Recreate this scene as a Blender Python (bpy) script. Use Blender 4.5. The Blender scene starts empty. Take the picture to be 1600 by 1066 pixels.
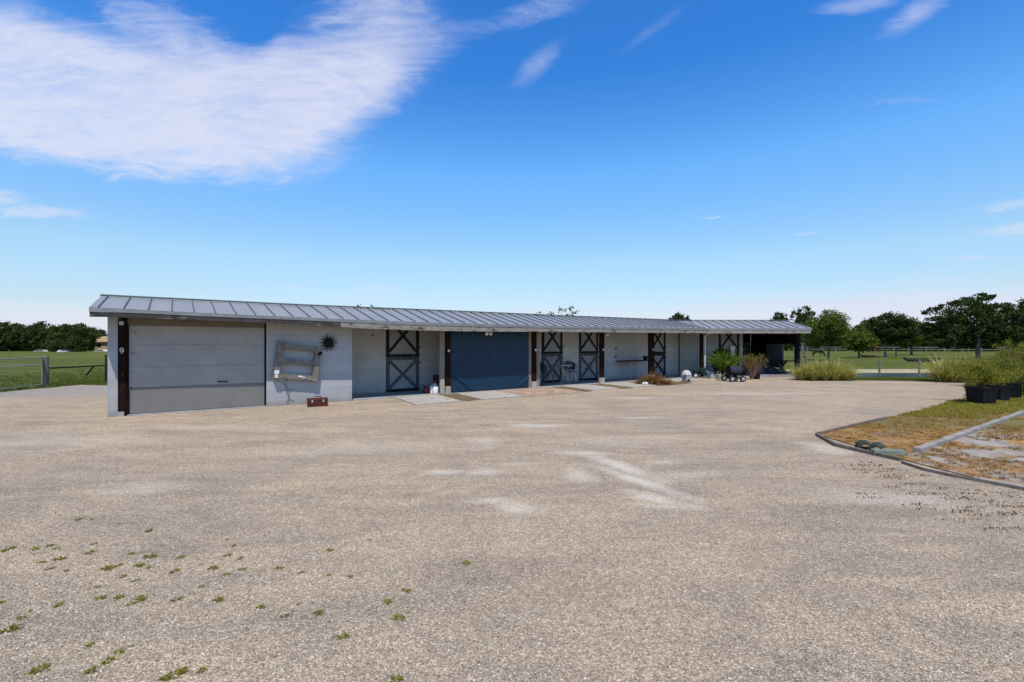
import bpy, bmesh, math, random
import numpy as np
from mathutils import Matrix, Vector
R = math.radians
random.seed(7)
sc = bpy.context.scene
col = sc.collection

# ------------------------------------------------------------------ camera
FPX, HC, HZ = 745.0, 1.55, 539.0            # focal length in px of a 1600 px frame, eye height, horizon row
cam = bpy.data.cameras.new('camera'); co = bpy.data.objects.new('camera', cam); col.objects.link(co)
cam.lens = FPX / 1600 * 36; cam.sensor_width = 36; cam.clip_end = 5000; cam.clip_start = 0.05
co.location = (0, 0, HC); co.rotation_euler = (R(90), 0, 0)
cam.shift_y = (HZ - 533) / 1600
sc.camera = co

# ------------------------------------------------------------------ world
SUN_EL, SUN_AZ = R(63), R(180)
world = bpy.data.worlds.new("World"); sc.world = world; world.use_nodes = True
wt = world.node_tree; wn = wt.nodes; wl = wt.links; wn.clear()
def N(t, typ, **kw):
    n = t.nodes.new(typ)
    for k, v in kw.items():
        if k in n.inputs.keys(): n.inputs[k].default_value = v
        else: setattr(n, k, v)
    return n
def wmath(op, a, b=None, c=None, clamp=False):
    n = wn.new('ShaderNodeMath'); n.operation = op; n.use_clamp = clamp
    for i, v in enumerate((a, b, c)):
        if v is None: continue
        if isinstance(v, (int, float)): n.inputs[i].default_value = v
        else: wl.new(v, n.inputs[i])
    return n.outputs[0]
sky = wn.new('ShaderNodeTexSky'); sky.sky_type = 'NISHITA'; sky.sun_disc = False
sky.sun_elevation = SUN_EL; sky.sun_rotation = SUN_AZ
sky.air_density = 1.0; sky.dust_density = 0.4; sky.ozone_density = 3.0
tc = wn.new('ShaderNodeTexCoord'); sx = wn.new('ShaderNodeSeparateXYZ'); wl.new(tc.outputs['Generated'], sx.inputs[0])
yy = wmath('MAXIMUM', sx.outputs[1], 0.05)
U = wmath('DIVIDE', sx.outputs[0], yy); V = wmath('DIVIDE', sx.outputs[2], yy)
cmb = wn.new('ShaderNodeCombineXYZ'); wl.new(U, cmb.inputs[0]); wl.new(V, cmb.inputs[1])
def wnoise(scale, rot, sxy, detail=8, rough=.6, dist=0.0, off=0):
    mp = wn.new('ShaderNodeMapping'); mp.inputs['Rotation'].default_value = (0, 0, R(rot)); mp.inputs['Scale'].default_value = (sxy[0], sxy[1], 1)
    mp.inputs['Location'].default_value = (off, off*.7, off*.3)
    wl.new(cmb.outputs[0], mp.inputs[0])
    n = wn.new('ShaderNodeTexNoise'); n.inputs['Scale'].default_value = scale; n.inputs['Detail'].default_value = detail
    n.inputs['Roughness'].default_value = rough; n.inputs['Distortion'].default_value = dist
    wl.new(mp.outputs[0], n.inputs['Vector']); return n.outputs[0]
n1 = wnoise(2.6, 18, (1, 2.0), 10, .62, .8)
n2 = wnoise(9, 30, (1, 3.2), 8, .65, 1.2, 4)
n3 = wnoise(1.1, 0, (1, 1.4), 5, .5, .3, 9)
# displaced lookup so the cloud edges are ragged
du = wmath('MULTIPLY', wmath('SUBTRACT', n1, .5), .22); dv = wmath('MULTIPLY', wmath('SUBTRACT', n3, .5), .20)
du2 = wmath('MULTIPLY', wmath('SUBTRACT', n2, .5), .10)
cm2 = wn.new('ShaderNodeCombineXYZ'); wl.new(wmath('ADD', wmath('ADD', U, du), du2), cm2.inputs[0]); wl.new(wmath('ADD', wmath('ADD', V, dv), wmath('MULTIPLY', du2, .6)), cm2.inputs[1])
cm3 = wn.new('ShaderNodeCombineXYZ'); wl.new(wmath('ADD', U, wmath('ADD', wmath('MULTIPLY', du, .3), du2)), cm3.inputs[0]); wl.new(wmath('ADD', V, wmath('MULTIPLY', du2, .55)), cm3.inputs[1])
def ell(px, py, rx, ry, rot, lo, hi, src):
    mp = wn.new('ShaderNodeMapping'); mp.vector_type = 'TEXTURE'
    mp.inputs['Location'].default_value = ((px-800)/745, (539-py)/745, 0); mp.inputs['Rotation'].default_value = (0, 0, R(rot))
    mp.inputs['Scale'].default_value = (rx/745, ry/745, 1); wl.new(src.outputs[0], mp.inputs[0])
    ln = wn.new('ShaderNodeVectorMath'); ln.operation = 'LENGTH'; wl.new(mp.outputs[0], ln.inputs[0])
    mr = wn.new('ShaderNodeMapRange'); mr.interpolation_type = 'SMOOTHSTEP'
    mr.inputs['From Min'].default_value = 1.0; mr.inputs['From Max'].default_value = lo
    mr.inputs['To Min'].default_value = 0; mr.inputs['To Max'].default_value = hi; wl.new(ln.outputs['Value'], mr.inputs['Value']); return mr.outputs[0]
big = None
for e in [(90, 150, 380, 120, -10, .3, 1.0), (340, 200, 305, 112, -8, .1, 1.0), (290, 110, 290, 100, -5, .3, .85), (460, 130, 190, 110, 0, .3, .5), (-150, 120, 380, 175, 0, .3, .95), (600, 95, 195, 125, 32, .0, .72), (500, 170, 200, 70, 20, .2, .45), (560, 5, 170, 70, 10, .1, .38), (230, 20, 170, 40, -5, .1, .35), (840, 20, 200, 36, 18, .1, .32)]:
    v = ell(*e, cm2); big = v if big is None else wmath('ADD', big, v)
big = wmath('SUBTRACT', big, ell(392, 50, 60, 60, -35, .0, .35, cm2))
big = wmath('MINIMUM', wmath('MAXIMUM', big, 0.0), 1.05)
n4 = wnoise(5.5, 24, (1, 4.5), 12, .7, 2.0, 13)
fb = wmath('ADD', wmath('ADD', wmath('MULTIPLY', n1, .40), wmath('MULTIPLY', n2, .25)), wmath('MULTIPLY', n4, .35))
tex = wn.new('ShaderNodeMapRange'); tex.inputs['From Min'].default_value = .30; tex.inputs['From Max'].default_value = .60
tex.inputs['To Min'].default_value = .25; tex.inputs['To Max'].default_value = 1.0; wl.new(fb, tex.inputs['Value'])
mr_ = wn.new('ShaderNodeMapRange'); mr_.interpolation_type = 'SMOOTHSTEP'; mr_.inputs['From Min'].default_value = .02; mr_.inputs['From Max'].default_value = 1.5
wl.new(wmath('MULTIPLY', wmath('ADD', big, wmath('MULTIPLY', wmath('SUBTRACT', fb, .46), 2.7)), wmath('MINIMUM', wmath('MULTIPLY', big, 3.0), 1.0)), mr_.inputs['Value'])
cloud = mr_.outputs[0]
small = None
for e in [(60, 332, 110, 13, -4, .1, .85), (10, 308, 50, 18, -10, .1, .7), (845, 100, 70, 24, 40, .0, .34), (1340, 8, 90, 20, 8, .0, .6), (1430, 22, 80, 24, 30, .0, .6),
          (1020, 45, 90, 14, 35, .0, .12), (1585, 320, 75, 12, 8, .1, .75), (1590, 358, 85, 13, 8, .1, .8), (1520, 404, 45, 8, 0, .1, .45), (1108, 341, 24, 5, 6, .1, .6), (1248, 369, 28, 5, 5, .1, .5),
          (1500, 440, 170, 24, 2, .1, .3), (590, 452, 60, 8, 2, .1, .4), (465, 447, 20, 5, 0, .1, .3), (560, 468, 90, 10, 0, .1, .3), (1420, 158, 90, 5, 2, .1, .12)]:
    v = ell(*e, cm3); small = v if small is None else wmath('MAXIMUM', small, v)
cloud = wmath('MAXIMUM', cloud, wmath('MULTIPLY', small, tex.outputs[0]))
for e in [(1450, 535, 860, 105, 2, .45, .95), (950, 530, 600, 62, 0, .3, .85), (40, 530, 420, 75, -2, .3, .85)]:
    cloud = wmath('MAXIMUM', cloud, ell(*e, cm3))
cloud = wmath('MULTIPLY', cloud, 0.92)
hs = N(wt, 'ShaderNodeHueSaturation', Saturation=1.1, Value=1.0); wl.new(sky.outputs[0], hs.inputs['Color'])
gr = wn.new('ShaderNodeVectorMath'); gr.operation = 'MULTIPLY'; wl.new(hs.outputs[0], gr.inputs[0])
gt = wn.new('ShaderNodeValToRGB'); wl.new(sx.outputs[2], gt.inputs[0]); ge = gt.color_ramp.elements   # tint by elevation (halved, doubled below)
for i, (p_, c_) in enumerate(((0, (.98, .92, 1.0)), (.07, (.98, .95, 1.02)), (.162, (1.26, 1.26, 1.17)), (.333, (.97, 1.47, 1.69)), (.493, (.38, 1.04, 1.62)), (.59, (.36, 1.02, 1.62)), (.74, (.50, .66, .80)), (1, (.60, .56, .48)))):
    e_ = ge[i] if i < 2 else ge.new(p_); e_.position = p_; e_.color = (c_[0]/2, c_[1]/2, c_[2]/2, 1)
g2 = wn.new('ShaderNodeVectorMath'); g2.operation = 'SCALE'; g2.inputs[3].default_value = 2.0; wl.new(gt.outputs[0], g2.inputs[0]); wl.new(g2.outputs[0], gr.inputs[1])
mixc = wn.new('ShaderNodeMix'); mixc.data_type = 'RGBA'; mixc.inputs[7].default_value = (5.3, 5.5, 6.6, 1)
wl.new(cloud, mixc.inputs[0]); wl.new(gr.outputs[0], mixc.inputs[6])
bg = wn.new('ShaderNodeBackground'); bg.inputs[1].default_value = 0.14; wl.new(mixc.outputs[2], bg.inputs[0])
wo = wn.new('ShaderNodeOutputWorld'); wl.new(bg.outputs[0], wo.inputs[0])

# ------------------------------------------------------------------ sun, exposure
sun = bpy.data.lights.new('sun', 'SUN'); so = bpy.data.objects.new('sun', sun); col.objects.link(so)
sun.energy = 4.7; sun.angle = R(0.5); sun.color = (1, .94, .855)
so.rotation_euler = Vector((math.sin(R(1.5))*math.cos(SUN_EL), -math.cos(R(1.5))*math.cos(SUN_EL), math.sin(SUN_EL))).to_track_quat('Z', 'Y').to_euler()
so.location = (0, -20, 40)
sc.view_settings.view_transform = 'Standard'; sc.view_settings.look = 'None'; sc.view_settings.gamma = 1; sc.view_settings.exposure = 0.0

# ------------------------------------------------------------------ helpers
def tag(o, label=None, cat=None, group=None, kind=None):
    if label: o['label'] = label
    if cat: o['category'] = cat
    if group: o['group'] = group
    if kind: o['kind'] = kind
    return o
def empty(name, loc, rz=0, label=None, cat=None, group=None):
    o = bpy.data.objects.new(name, None); col.objects.link(o); o.location = loc; o.rotation_euler = (0, 0, rz); o.empty_display_size = .2
    return tag(o, label, cat, group)
def linkmesh(name, me, mat, parent=None, loc=(0, 0, 0), rz=0):
    if mat and not me.materials: me.materials.append(mat)
    o = bpy.data.objects.new(name, me); col.objects.link(o)
    if parent: o.parent = parent
    o.location = loc; o.rotation_euler = (0, 0, rz); return o
def copy_tree(o, parent=None):
    c = o.copy(); col.objects.link(c)
    if parent: c.parent = parent
    for ch in list(o.children): copy_tree(ch, c)
    return c
class MB:
    def __init__(s, M=None): s.bm = bmesh.new(); s.M = M or Matrix.Identity(4)
    def _v(s, p): return s.bm.verts.new(s.M @ Vector(p))
    def hexa(s, P):   # 8 corners: bottom 4 ccw, top 4
        v = [s._v(p) for p in P]
        for f in ((3, 2, 1, 0), (4, 5, 6, 7), (0, 1, 5, 4), (1, 2, 6, 5), (2, 3, 7, 6), (3, 0, 4, 7)): s.bm.faces.new([v[i] for i in f])
        return s
    def box(s, x0, x1, y0, y1, z0, z1): return s.hexa([(x0, y0, z0), (x1, y0, z0), (x1, y1, z0), (x0, y1, z0), (x0, y0, z1), (x1, y0, z1), (x1, y1, z1), (x0, y1, z1)])
    def bar(s, a, b, w, t, up=(0, 1, 0)):     # rectangular bar from a to b; t measured along 'up'
        a, b, up = Vector(a), Vector(b), Vector(up); d = (b-a).normalized(); side = d.cross(up).normalized(); u2 = side.cross(d).normalized()
        h = []
        for p in (a, b):
            for i, j in ((-1, -1), (1, -1), (1, 1), (-1, 1)): h.append(p + side*w/2*i + u2*t/2*j)
        return s.hexa(h)
    def tube(s, pts, r, n=8, caps=True):
        pts = [Vector(p) for p in pts]; rs = r if isinstance(r, (list, tuple)) else [r]*len(pts); rings = []
        for i, p in enumerate(pts):
            d = (pts[min(i+1, len(pts)-1)] - pts[max(i-1, 0)]).normalized()
            a = d.cross(Vector((0, 0, 1)) if abs(d.z) < .95 else Vector((1, 0, 0))).normalized(); b = d.cross(a)
            rings.append([s._v(p + (a*math.cos(2*math.pi*k/n) + b*math.sin(2*math.pi*k/n))*rs[i]) for k in range(n)])
        for i in range(len(rings)-1):
            for k in range(n): s.bm.faces.new((rings[i][k], rings[i][(k+1) % n], rings[i+1][(k+1) % n], rings[i+1][k]))
        if caps and n > 2: s.bm.faces.new(rings[0][::-1]); s.bm.faces.new(rings[-1])
        return s
    def lathe(s, prof, c=(0, 0, 0), n=20, ax='z'):
        rings = []
        for r, h in prof:
            ring = []
            for k in range(n):
                a = 2*math.pi*k/n; x, y = r*math.cos(a), r*math.sin(a)
                p = (x, y, h) if ax == 'z' else ((x, h, y) if ax == 'y' else (h, x, y))
                ring.append(s._v((c[0]+p[0], c[1]+p[1], c[2]+p[2])))
            rings.append(ring)
        for i in range(len(rings)-1):
            for k in range(n): s.bm.faces.new((rings[i][k], rings[i][(k+1) % n], rings[i+1][(k+1) % n], rings[i+1][k]))
        s.bm.faces.new(rings[0][::-1]); s.bm.faces.new(rings[-1]); return s
    def prism(s, poly, z0, z1, ax='z'):
        def P(p, h): return (p[0], p[1], h) if ax == 'z' else ((p[0], h, p[1]) if ax == 'y' else (h, p[0], p[1]))
        a = [s._v(P(p, z0)) for p in poly]; b = [s._v(P(p, z1)) for p in poly]; n = len(poly)
        s.bm.faces.new(a[::-1]); s.bm.faces.new(b)
        for i in range(n): s.bm.faces.new((a[i], a[(i+1) % n], b[(i+1) % n], b[i]))
        return s
    def face(s, pts): s.bm.faces.new([s._v(p) for p in pts]); return s
    def grid(s, f, nu, nv):
        g = [[s._v(f(i/nu, j/nv)) for j in range(nv+1)] for i in range(nu+1)]
        for i in range(nu):
            for j in range(nv): s.bm.faces.new((g[i][j], g[i+1][j], g[i+1][j+1], g[i][j+1]))
        return s
    def ball(s, c, r, sx=1, sy=1, sz=1, sub=2, jit=0, seed=0):
        rn = random.Random(seed); k = bmesh.ops.create_icosphere(s.bm, subdivisions=sub, radius=1)
        for v in k['verts']:
            q = 1 + rn.uniform(-jit, jit); v.co = s.M @ Vector((c[0]+v.co.x*r*sx*q, c[1]+v.co.y*r*sy*q, c[2]+v.co.z*r*sz*q))
        return s
    def build(s, name, mat, parent=None, loc=(0, 0, 0), rz=0, bevel=0, smooth=False, solid=0):
        bmesh.ops.recalc_face_normals(s.bm, faces=s.bm.faces)
        me = bpy.data.meshes.new(name); s.bm.to_mesh(me); s.bm.free()
        if smooth:
            for p in me.polygons: p.use_smooth = True
        o = linkmesh(name, me, mat, parent, loc, rz)
        if solid: m = o.modifiers.new('solid', 'SOLIDIFY'); m.thickness = solid; m.offset = 0
        if bevel: m = o.modifiers.new('bevel', 'BEVEL'); m.width = bevel; m.segments = 2; m.limit_method = 'ANGLE'
        return o
def struct(o): o['kind'] = 'structure'; return o
def at(px, Y, z=0.0): return Vector(((px-800)/FPX*Y, Y, z))
def gpt(px, py, z=0.0):                      # ground point seen at that place in the photograph
    Y = FPX*(HC-z)/(py-HZ); return at(px, Y, z)

# ------------------------------------------------------------------ materials
def newmat(name):
    m = bpy.data.materials.new(name); m.use_nodes = True; return m, m.node_tree, m.node_tree.nodes['Principled BSDF']
def lk(t, a, b): t.links.new(a, b)
def ramp(t, fac, stops, interp='LINEAR'):
    r = t.nodes.new('ShaderNodeValToRGB'); r.color_ramp.interpolation = interp; e = r.color_ramp.elements
    while len(e) > 1: e.remove(e[-1])
    e[0].position = stops[0][0]; e[0].color = (*stops[0][1], 1)
    for p, c in stops[1:]: x = e.new(p); x.color = (*c, 1)
    lk(t, fac, r.inputs[0]); return r.outputs[0]
def noise(t, vec, scale, detail=6, rough=.6, dist=0, sc3=None):
    if sc3:
        mp = t.nodes.new('ShaderNodeMapping'); mp.inputs['Scale'].default_value = sc3; lk(t, vec, mp.inputs[0]); vec = mp.outputs[0]
    n = t.nodes.new('ShaderNodeTexNoise'); n.inputs['Scale'].default_value = scale; n.inputs['Detail'].default_value = detail
    n.inputs['Roughness'].default_value = rough; n.inputs['Distortion'].default_value = dist; lk(t, vec, n.inputs['Vector']); return n.outputs[0]
def mixrgb(t, f, a, b, mode='MIX'):
    m = t.nodes.new('ShaderNodeMix'); m.data_type = 'RGBA'; m.blend_type = mode
    for sock, v in ((m.inputs[0], f), (m.inputs[6], a), (m.inputs[7], b)):
        if isinstance(v, (int, float)): sock.default_value = v
        elif isinstance(v, tuple): sock.default_value = (*v, 1)
        else: lk(t, v, sock)
    return m.outputs[2]
def tm(t, op, a, b=None, c=None, clamp=False):
    n = t.nodes.new('ShaderNodeMath'); n.operation = op; n.use_clamp = clamp
    for i, v in enumerate((a, b, c)):
        if v is None: continue
        if isinstance(v, (int, float)): n.inputs[i].default_value = v
        else: lk(t, v, n.inputs[i])
    return n.outputs[0]
def mrange(t, v, a, b, c=0, d=1):
    n = t.nodes.new('ShaderNodeMapRange'); n.inputs[1].default_value = a; n.inputs[2].default_value = b; n.inputs[3].default_value = c; n.inputs[4].default_value = d
    lk(t, v, n.inputs[0]); return n.outputs[0]
def bump(t, b, h, strength=.3, dist=.01):
    n = t.nodes.new('ShaderNodeBump'); n.inputs['Strength'].default_value = strength; n.inputs['Distance'].default_value = dist
    lk(t, h, n.inputs['Height']); lk(t, n.outputs[0], b.inputs['Normal'])
def objco(t): return t.nodes.new('ShaderNodeTexCoord').outputs['Object']
def simple(name, c1, c2=None, scale=8, rough=.7, metal=0, bmp=.2, wear=None, wscale=6, wth=.62, sc3=None, bdist=.004, detail=6):
    """two-tone noise surface; wear = a third colour showing through in ragged patches"""
    m, t, b = newmat(name); v = objco(t); c2 = c2 or tuple(x*.75 for x in c1)
    n = noise(t, v, scale, detail, .6, 0, sc3); c = ramp(t, n, [(.32, c2), (.68, c1)])
    if wear:
        w = noise(t, v, wscale, 9, .68, .4, sc3); k = mrange(t, w, wth, wth+.05); c = mixrgb(t, k, c, wear)
    lk(t, c, b.inputs['Base Color']); b.inputs['Roughness'].default_value = rough; b.inputs['Metallic'].default_value = metal; b.inputs['Specular IOR Level'].default_value = .5 if rough < .5 else (.25 if rough < .7 else .08)
    if bmp: bump(t, b, noise(t, v, scale*4, 6, .65, 0, sc3), bmp, bdist)
    return m
def leafmat(name, cols, trans=.25):
    m, t, b = newmat(name); g = t.nodes.new('ShaderNodeNewGeometry').outputs['Random Per Island']
    n = noise(t, objco(t), .7, 3); f = tm(t, 'ADD', tm(t, 'MULTIPLY', g, .6), tm(t, 'MULTIPLY', n, .4))
    c = ramp(t, f, [(.15+.7*i/(len(cols)-1), k) for i, k in enumerate(cols)])
    lk(t, c, b.inputs['Base Color']); b.inputs['Roughness'].default_value = .6; b.inputs['Specular IOR Level'].default_value = .12
    tr = t.nodes.new('ShaderNodeBsdfTranslucent'); lk(t, mixrgb(t, .5, c, (.22, .3, .04)), tr.inputs[0]); mx = t.nodes.new('ShaderNodeMixShader'); mx.inputs[0].default_value = trans
    lk(t, b.outputs[0], mx.inputs[1]); lk(t, tr.outputs[0], mx.inputs[2]); lk(t, mx.outputs[0], t.nodes['Material Output'].inputs[0]); return m

TH = math.atan2(.577, .817)                  # heading of the long wing
CT, ST = math.cos(TH), math.sin(TH)
def wallmat(name, base, dark, stain, course=.2032, blen=50.0, ct=CT, st=ST):
    """painted concrete block: the coursing shows through the paint"""
    m, t, b = newmat(name); v = objco(t); s = t.nodes.new('ShaderNodeSeparateXYZ'); lk(t, v, s.inputs[0])
    u = tm(t, 'ADD', tm(t, 'MULTIPLY', s.outputs[0], ct), tm(t, 'MULTIPLY', s.outputs[1], st))
    cb = t.nodes.new('ShaderNodeCombineXYZ'); lk(t, u, cb.inputs[0]); lk(t, s.outputs[2], cb.inputs[1])
    br = t.nodes.new('ShaderNodeTexBrick'); br.offset = .5; br.inputs['Scale'].default_value = 1; br.inputs['Brick Width'].default_value = blen; br.inputs['Row Height'].default_value = course
    br.inputs['Mortar Size'].default_value = .006; br.inputs['Mortar Smooth'].default_value = .6; br.inputs['Bias'].default_value = 0
    br.inputs['Color1'].default_value = (.86, .86, .86, 1); br.inputs['Color2'].default_value = (1, 1, 1, 1); br.inputs['Mortar'].default_value = (.66, .67, .68, 1); lk(t, cb.outputs[0], br.inputs['Vector'])
    c = ramp(t, noise(t, v, 1.7, 8, .65, .3), [(.3, dark), (.6, base)])
    c = mixrgb(t, mrange(t, noise(t, v, 3.2, 10, .7, .5, (1, 1, .6)), .62, .72, 0, .5), c, stain)
    low = mrange(t, tm(t, 'ADD', s.outputs[2], tm(t, 'MULTIPLY', noise(t, v, 5, 6), .3)), .16, .34, .55, 0); c = mixrgb(t, low, c, (.20, .16, .12))
    c = mixrgb(t, .8, c, mixrgb(t, 1.0, c, br.outputs[0], 'MULTIPLY')); lk(t, c, b.inputs['Base Color']); b.inputs['Roughness'].default_value = .75
    h = tm(t, 'ADD', tm(t, 'MULTIPLY', br.outputs['Fac'], -1.0), tm(t, 'MULTIPLY', noise(t, v, 60, 4), .35)); bump(t, b, h, .35, .005); return m

M = {}
M['wall'] = wallmat('painted_block', (.385, .395, .405), (.335, .345, .355), (.27, .27, .27))
M['wall_wing'] = wallmat('painted_block_wing', (.40, .41, .42), (.33, .34, .35), (.24, .25, .25), ct=1, st=0)
M['wall_warm'] = wallmat('painted_block_porch', (.49, .485, .47), (.40, .395, .38), (.42, .35, .25))
M['roof'] = simple('galvalume_roof', (.275, .285, .30), (.235, .245, .26), 1.2, .45, .12, .05)
M['seam'] = simple('roof_seam', (.12, .135, .155), (.09, .10, .115), 2, .45, .5, .05)
M['drip'] = simple('drip_edge', (.30, .30, .30), (.22, .22, .22), 4, .5, .4, .1)
M['fascia_dark'] = simple('weathered_fascia', (.085, .078, .072), (.035, .03, .028), 5, .85, 0, .5, (.20, .19, .17), 4, .60, (1, 1, 3))
M['fascia'] = simple('peeling_fascia', (.31, .29, .25), (.20, .185, .16), 5, .8, 0, .5, (.07, .055, .045), 3.4, .55, (1, 1, 3))
M['brownwood'] = simple('brown_timber', (.022, .008, .005), (.010, .005, .004), 6, .8, 0, .4, (.13, .045, .02), 5, .62, (3, 3, .7))
M['whitewood'] = simple('flaking_white_timber', (.42, .39, .34), (.32, .29, .25), 6, .8, 0, .4, (.12, .07, .05), 5, .60, (3, 3, .7))
M['blackwood'] = simple('black_flaking_batten', (.030, .026, .024), (.015, .013, .012), 8, .7, 0, .4, (.26, .25, .25), 9, .62)
M['greywood'] = simple('grey_batten', (.11, .11, .12), (.06, .06, .065), 8, .75, 0, .4, (.28, .28, .29), 9, .60)
M['doorpanel'] = simple('door_board', (.34, .35, .36), (.27, .275, .28), 3, .75, 0, .2, (.24, .20, .16), 6, .64)
M['doorbad'] = simple('peeling_door_board', (.36, .34, .38), (.22, .20, .22), 10, .8, 0, .4, (.13, .10, .09), 9, .55)
M['garage'] = simple('garage_door_paint', (.36, .335, .32), (.29, .275, .26), 2.2, .6, 0, .15, (.15, .15, .155), 5, .645, (1, 1, 1.5))
M['garage_low'] = simple('garage_door_lower_paint', (.19, .185, .175), (.165, .16, .15), 3, .6, 0, .15)
M['header'] = simple('brown_grey_header', (.20, .17, .135), (.14, .12, .10), 3, .8, 0, .3)
M['concrete'] = simple('worn_concrete', (.43, .40, .36), (.30, .28, .25), 2.5, .85, 0, .4, (.20, .165, .13), 3, .58)
M['slab'] = simple('porch_slab', (.36, .35, .34), (.27, .26, .25), 2, .8, 0, .3, (.22, .19, .16), 4, .62)
M['stained'] = simple('soil_stained_concrete', (.42, .31, .22), (.26, .18, .12), 3, .9, 0, .5, (.48, .45, .42), 2.5, .58)
M['boardwood'] = simple('beige_board', (.27, .25, .20), (.19, .17, .14), 6, .8, 0, .4, (.10, .07, .05), 6, .60, (3, 3, .7))
M['soil'] = simple('bare_soil', (.20, .14, .085), (.10, .075, .04), 7, .95, 0, .8, (.16, .16, .05), 9, .56)
M['black'] = simple('black_plastic', (.008, .008, .009), (.005, .005, .006), 10, .65, 0, .1)
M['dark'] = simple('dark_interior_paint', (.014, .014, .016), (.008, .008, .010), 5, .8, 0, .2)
M['blackmetal'] = simple('black_metal', (.014, .014, .014), (.009, .009, .009), 10, .75, 0, .1)
M['white'] = simple('white_paint', (.72, .73, .74), (.58, .58, .58), 8, .5, 0, .1)
M['greyplastic'] = simple('faded_grey_plastic', (.46, .455, .44), (.34, .335, .32), 8, .6, 0, .2, (.30, .28, .26), 6, .66)
M['galv'] = simple('galvanised_metal', (.46, .48, .50), (.36, .38, .40), 12, .42, .6, .1)
M['gatemetal'] = simple('weathered_gate_tube', (.27, .27, .235), (.17, .175, .15), 9, .7, 0, .1)
M['oldwood'] = simple('grey_old_wood', (.24, .215, .19), (.13, .115, .10), 7, .9, 0, .6, (.40, .38, .34), 8, .66, (1, 1, 1))
M['postwood'] = simple('grey_fence_post', (.22, .20, .165), (.12, .11, .085), 8, .9, 0, .6, None, 6, .6, (3, 3, .6))
M['darkrail'] = simple('dark_rail', (.035, .032, .028), (.02, .018, .016), 8, .8, 0, .4)
M['redbox'] = simple('rusty_red_paint', (.085, .016, .010), (.045, .012, .009), 9, .6, 0, .3, (.10, .045, .03), 9, .6)
M['redplastic'] = simple('red_plastic', (.20, .012, .012), (.13, .01, .01), 6, .45, 0, .1)
M['rustbrown'] = simple('brown_red_bin', (.07, .025, .018), (.035, .015, .012), 6, .7, 0, .2)
M['teal'] = simple('green_plastic', (.010, .10, .075), (.008, .06, .05), 6, .45, 0, .1)
M['tealmetal'] = simple('dark_teal_chair_paint', (.04, .075, .09), (.025, .045, .055), 8, .5, .2, .2)
M['glasswhite'] = simple('pale_glass', (.62, .62, .60), (.5, .5, .5), 5, .25, 0, .05)
M['rubber'] = simple('tyre_rubber', (.018, .018, .018), None, 10, .8, 0, .2)
M['moss'] = simple('mossy_green_concrete', (.065, .08, .06), (.03, .037, .03), 12, .9, 0, .5, (.13, .13, .11), 10, .6)
M['timber_edge'] = simple('grey_landscape_timber', (.33, .31, .29), (.20, .18, .165), 6, .9, 0, .6, (.10, .08, .07), 7, .62)
M['edging'] = simple('brown_edging', (.19, .155, .13), (.11, .09, .075), 8, .8, 0, .3)
M['striptop'] = simple('faded_edging', (.22, .19, .16), (.13, .11, .09), 8, .8, 0, .3)
M['bark'] = simple('oak_bark', (.17, .15, .125), (.09, .08, .065), 5, .95, 0, .8, None, 6, .6, (2, 2, .5), .03)
M['barkpale'] = simple('pale_bark', (.36, .33, .29), (.2, .18, .155), 5, .95, 0, .8, None, 6, .6, (2, 2, .5), .03)
M['stem'] = simple('twig', (.16, .12, .075), (.09, .065, .04), 9, .9, 0, .3)
M['horse_black'] = simple('black_coat', (.012, .011, .011), None, 8, .6, 0, 0)
M['horse_brown'] = simple('bay_coat', (.085, .022, .011), (.06, .016, .009), 4, .55, 0, 0)
M['horse_dark'] = simple('dark_mane', (.015, .010, .008), None, 8, .7, 0, 0)
M['tan_wall'] = simple('tan_wall', (.42, .30, .18), (.36, .26, .16), 3, .8, 0, 0)
M['tan_roof'] = simple('ochre_roof', (.34, .25, .13), (.28, .2, .1), 2, .7, 0, 0)
M['carwhite'] = simple('white_car_paint', (.62, .63, .65), (.58, .59, .6), 2, .3, 0, 0)
M['carglass'] = simple('dark_car_glass', (.02, .025, .03), None, 2, .15, 0, 0)
M['leaf_oak'] = leafmat('oak_leaves', [(.012, .020, .007), (.028, .045, .011), (.070, .095, .022)], .12)
M['leaf_dark'] = leafmat('dark_leaves', [(.015, .025, .009), (.034, .052, .014), (.070, .095, .024)], .15)
M['leaf_mid'] = leafmat('mid_green_leaves', [(.016, .028, .008), (.040, .060, .012), (.078, .105, .022)], .15)
M['leaf_light'] = leafmat('light_green_leaves', [(.035, .055, .010), (.085, .120, .018), (.17, .20, .032)], .28)
M['leaf_yellow'] = leafmat('yellow_green_leaves', [(.065, .08, .015), (.19, .20, .028), (.36, .32, .045)], .3)
M['leaf_autumn'] = leafmat('rusty_green_leaves', [(.07, .045, .02), (.15, .12, .03), (.20, .20, .04)], .3)
M['leaf_fern'] = leafmat('fern_leaves', [(.03, .07, .012), (.09, .17, .02), (.20, .28, .04)], .35)
M['leaf_striped'] = leafmat('striped_blades', [(.10, .10, .02), (.42, .38, .09), (.80, .70, .28)], .3)
M['leaf_dry'] = leafmat('dry_stems', [(.12, .075, .04), (.24, .15, .07), (.34, .25, .12)], .1)
M['leaf_brush'] = leafmat('dead_palm_brown', [(.10, .045, .018), (.22, .11, .04), (.33, .19, .08)], .1)
M['grass'] = leafmat('grass_blades', [(.045, .06, .010), (.10, .12, .018), (.18, .185, .035)], .3)
M['weed'] = leafmat('weed_leaves', [(.09, .085, .012), (.19, .18, .02), (.30, .27, .04)], .25)
M['deadweed'] = leafmat('dead_weed_stems', [(.05, .03, .02), (.11, .065, .035), (.20, .12, .06)], .1)
M['bedweed'] = leafmat('olive_ground_cover', [(.11, .095, .015), (.22, .20, .022), (.34, .29, .04)], .2)
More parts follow.
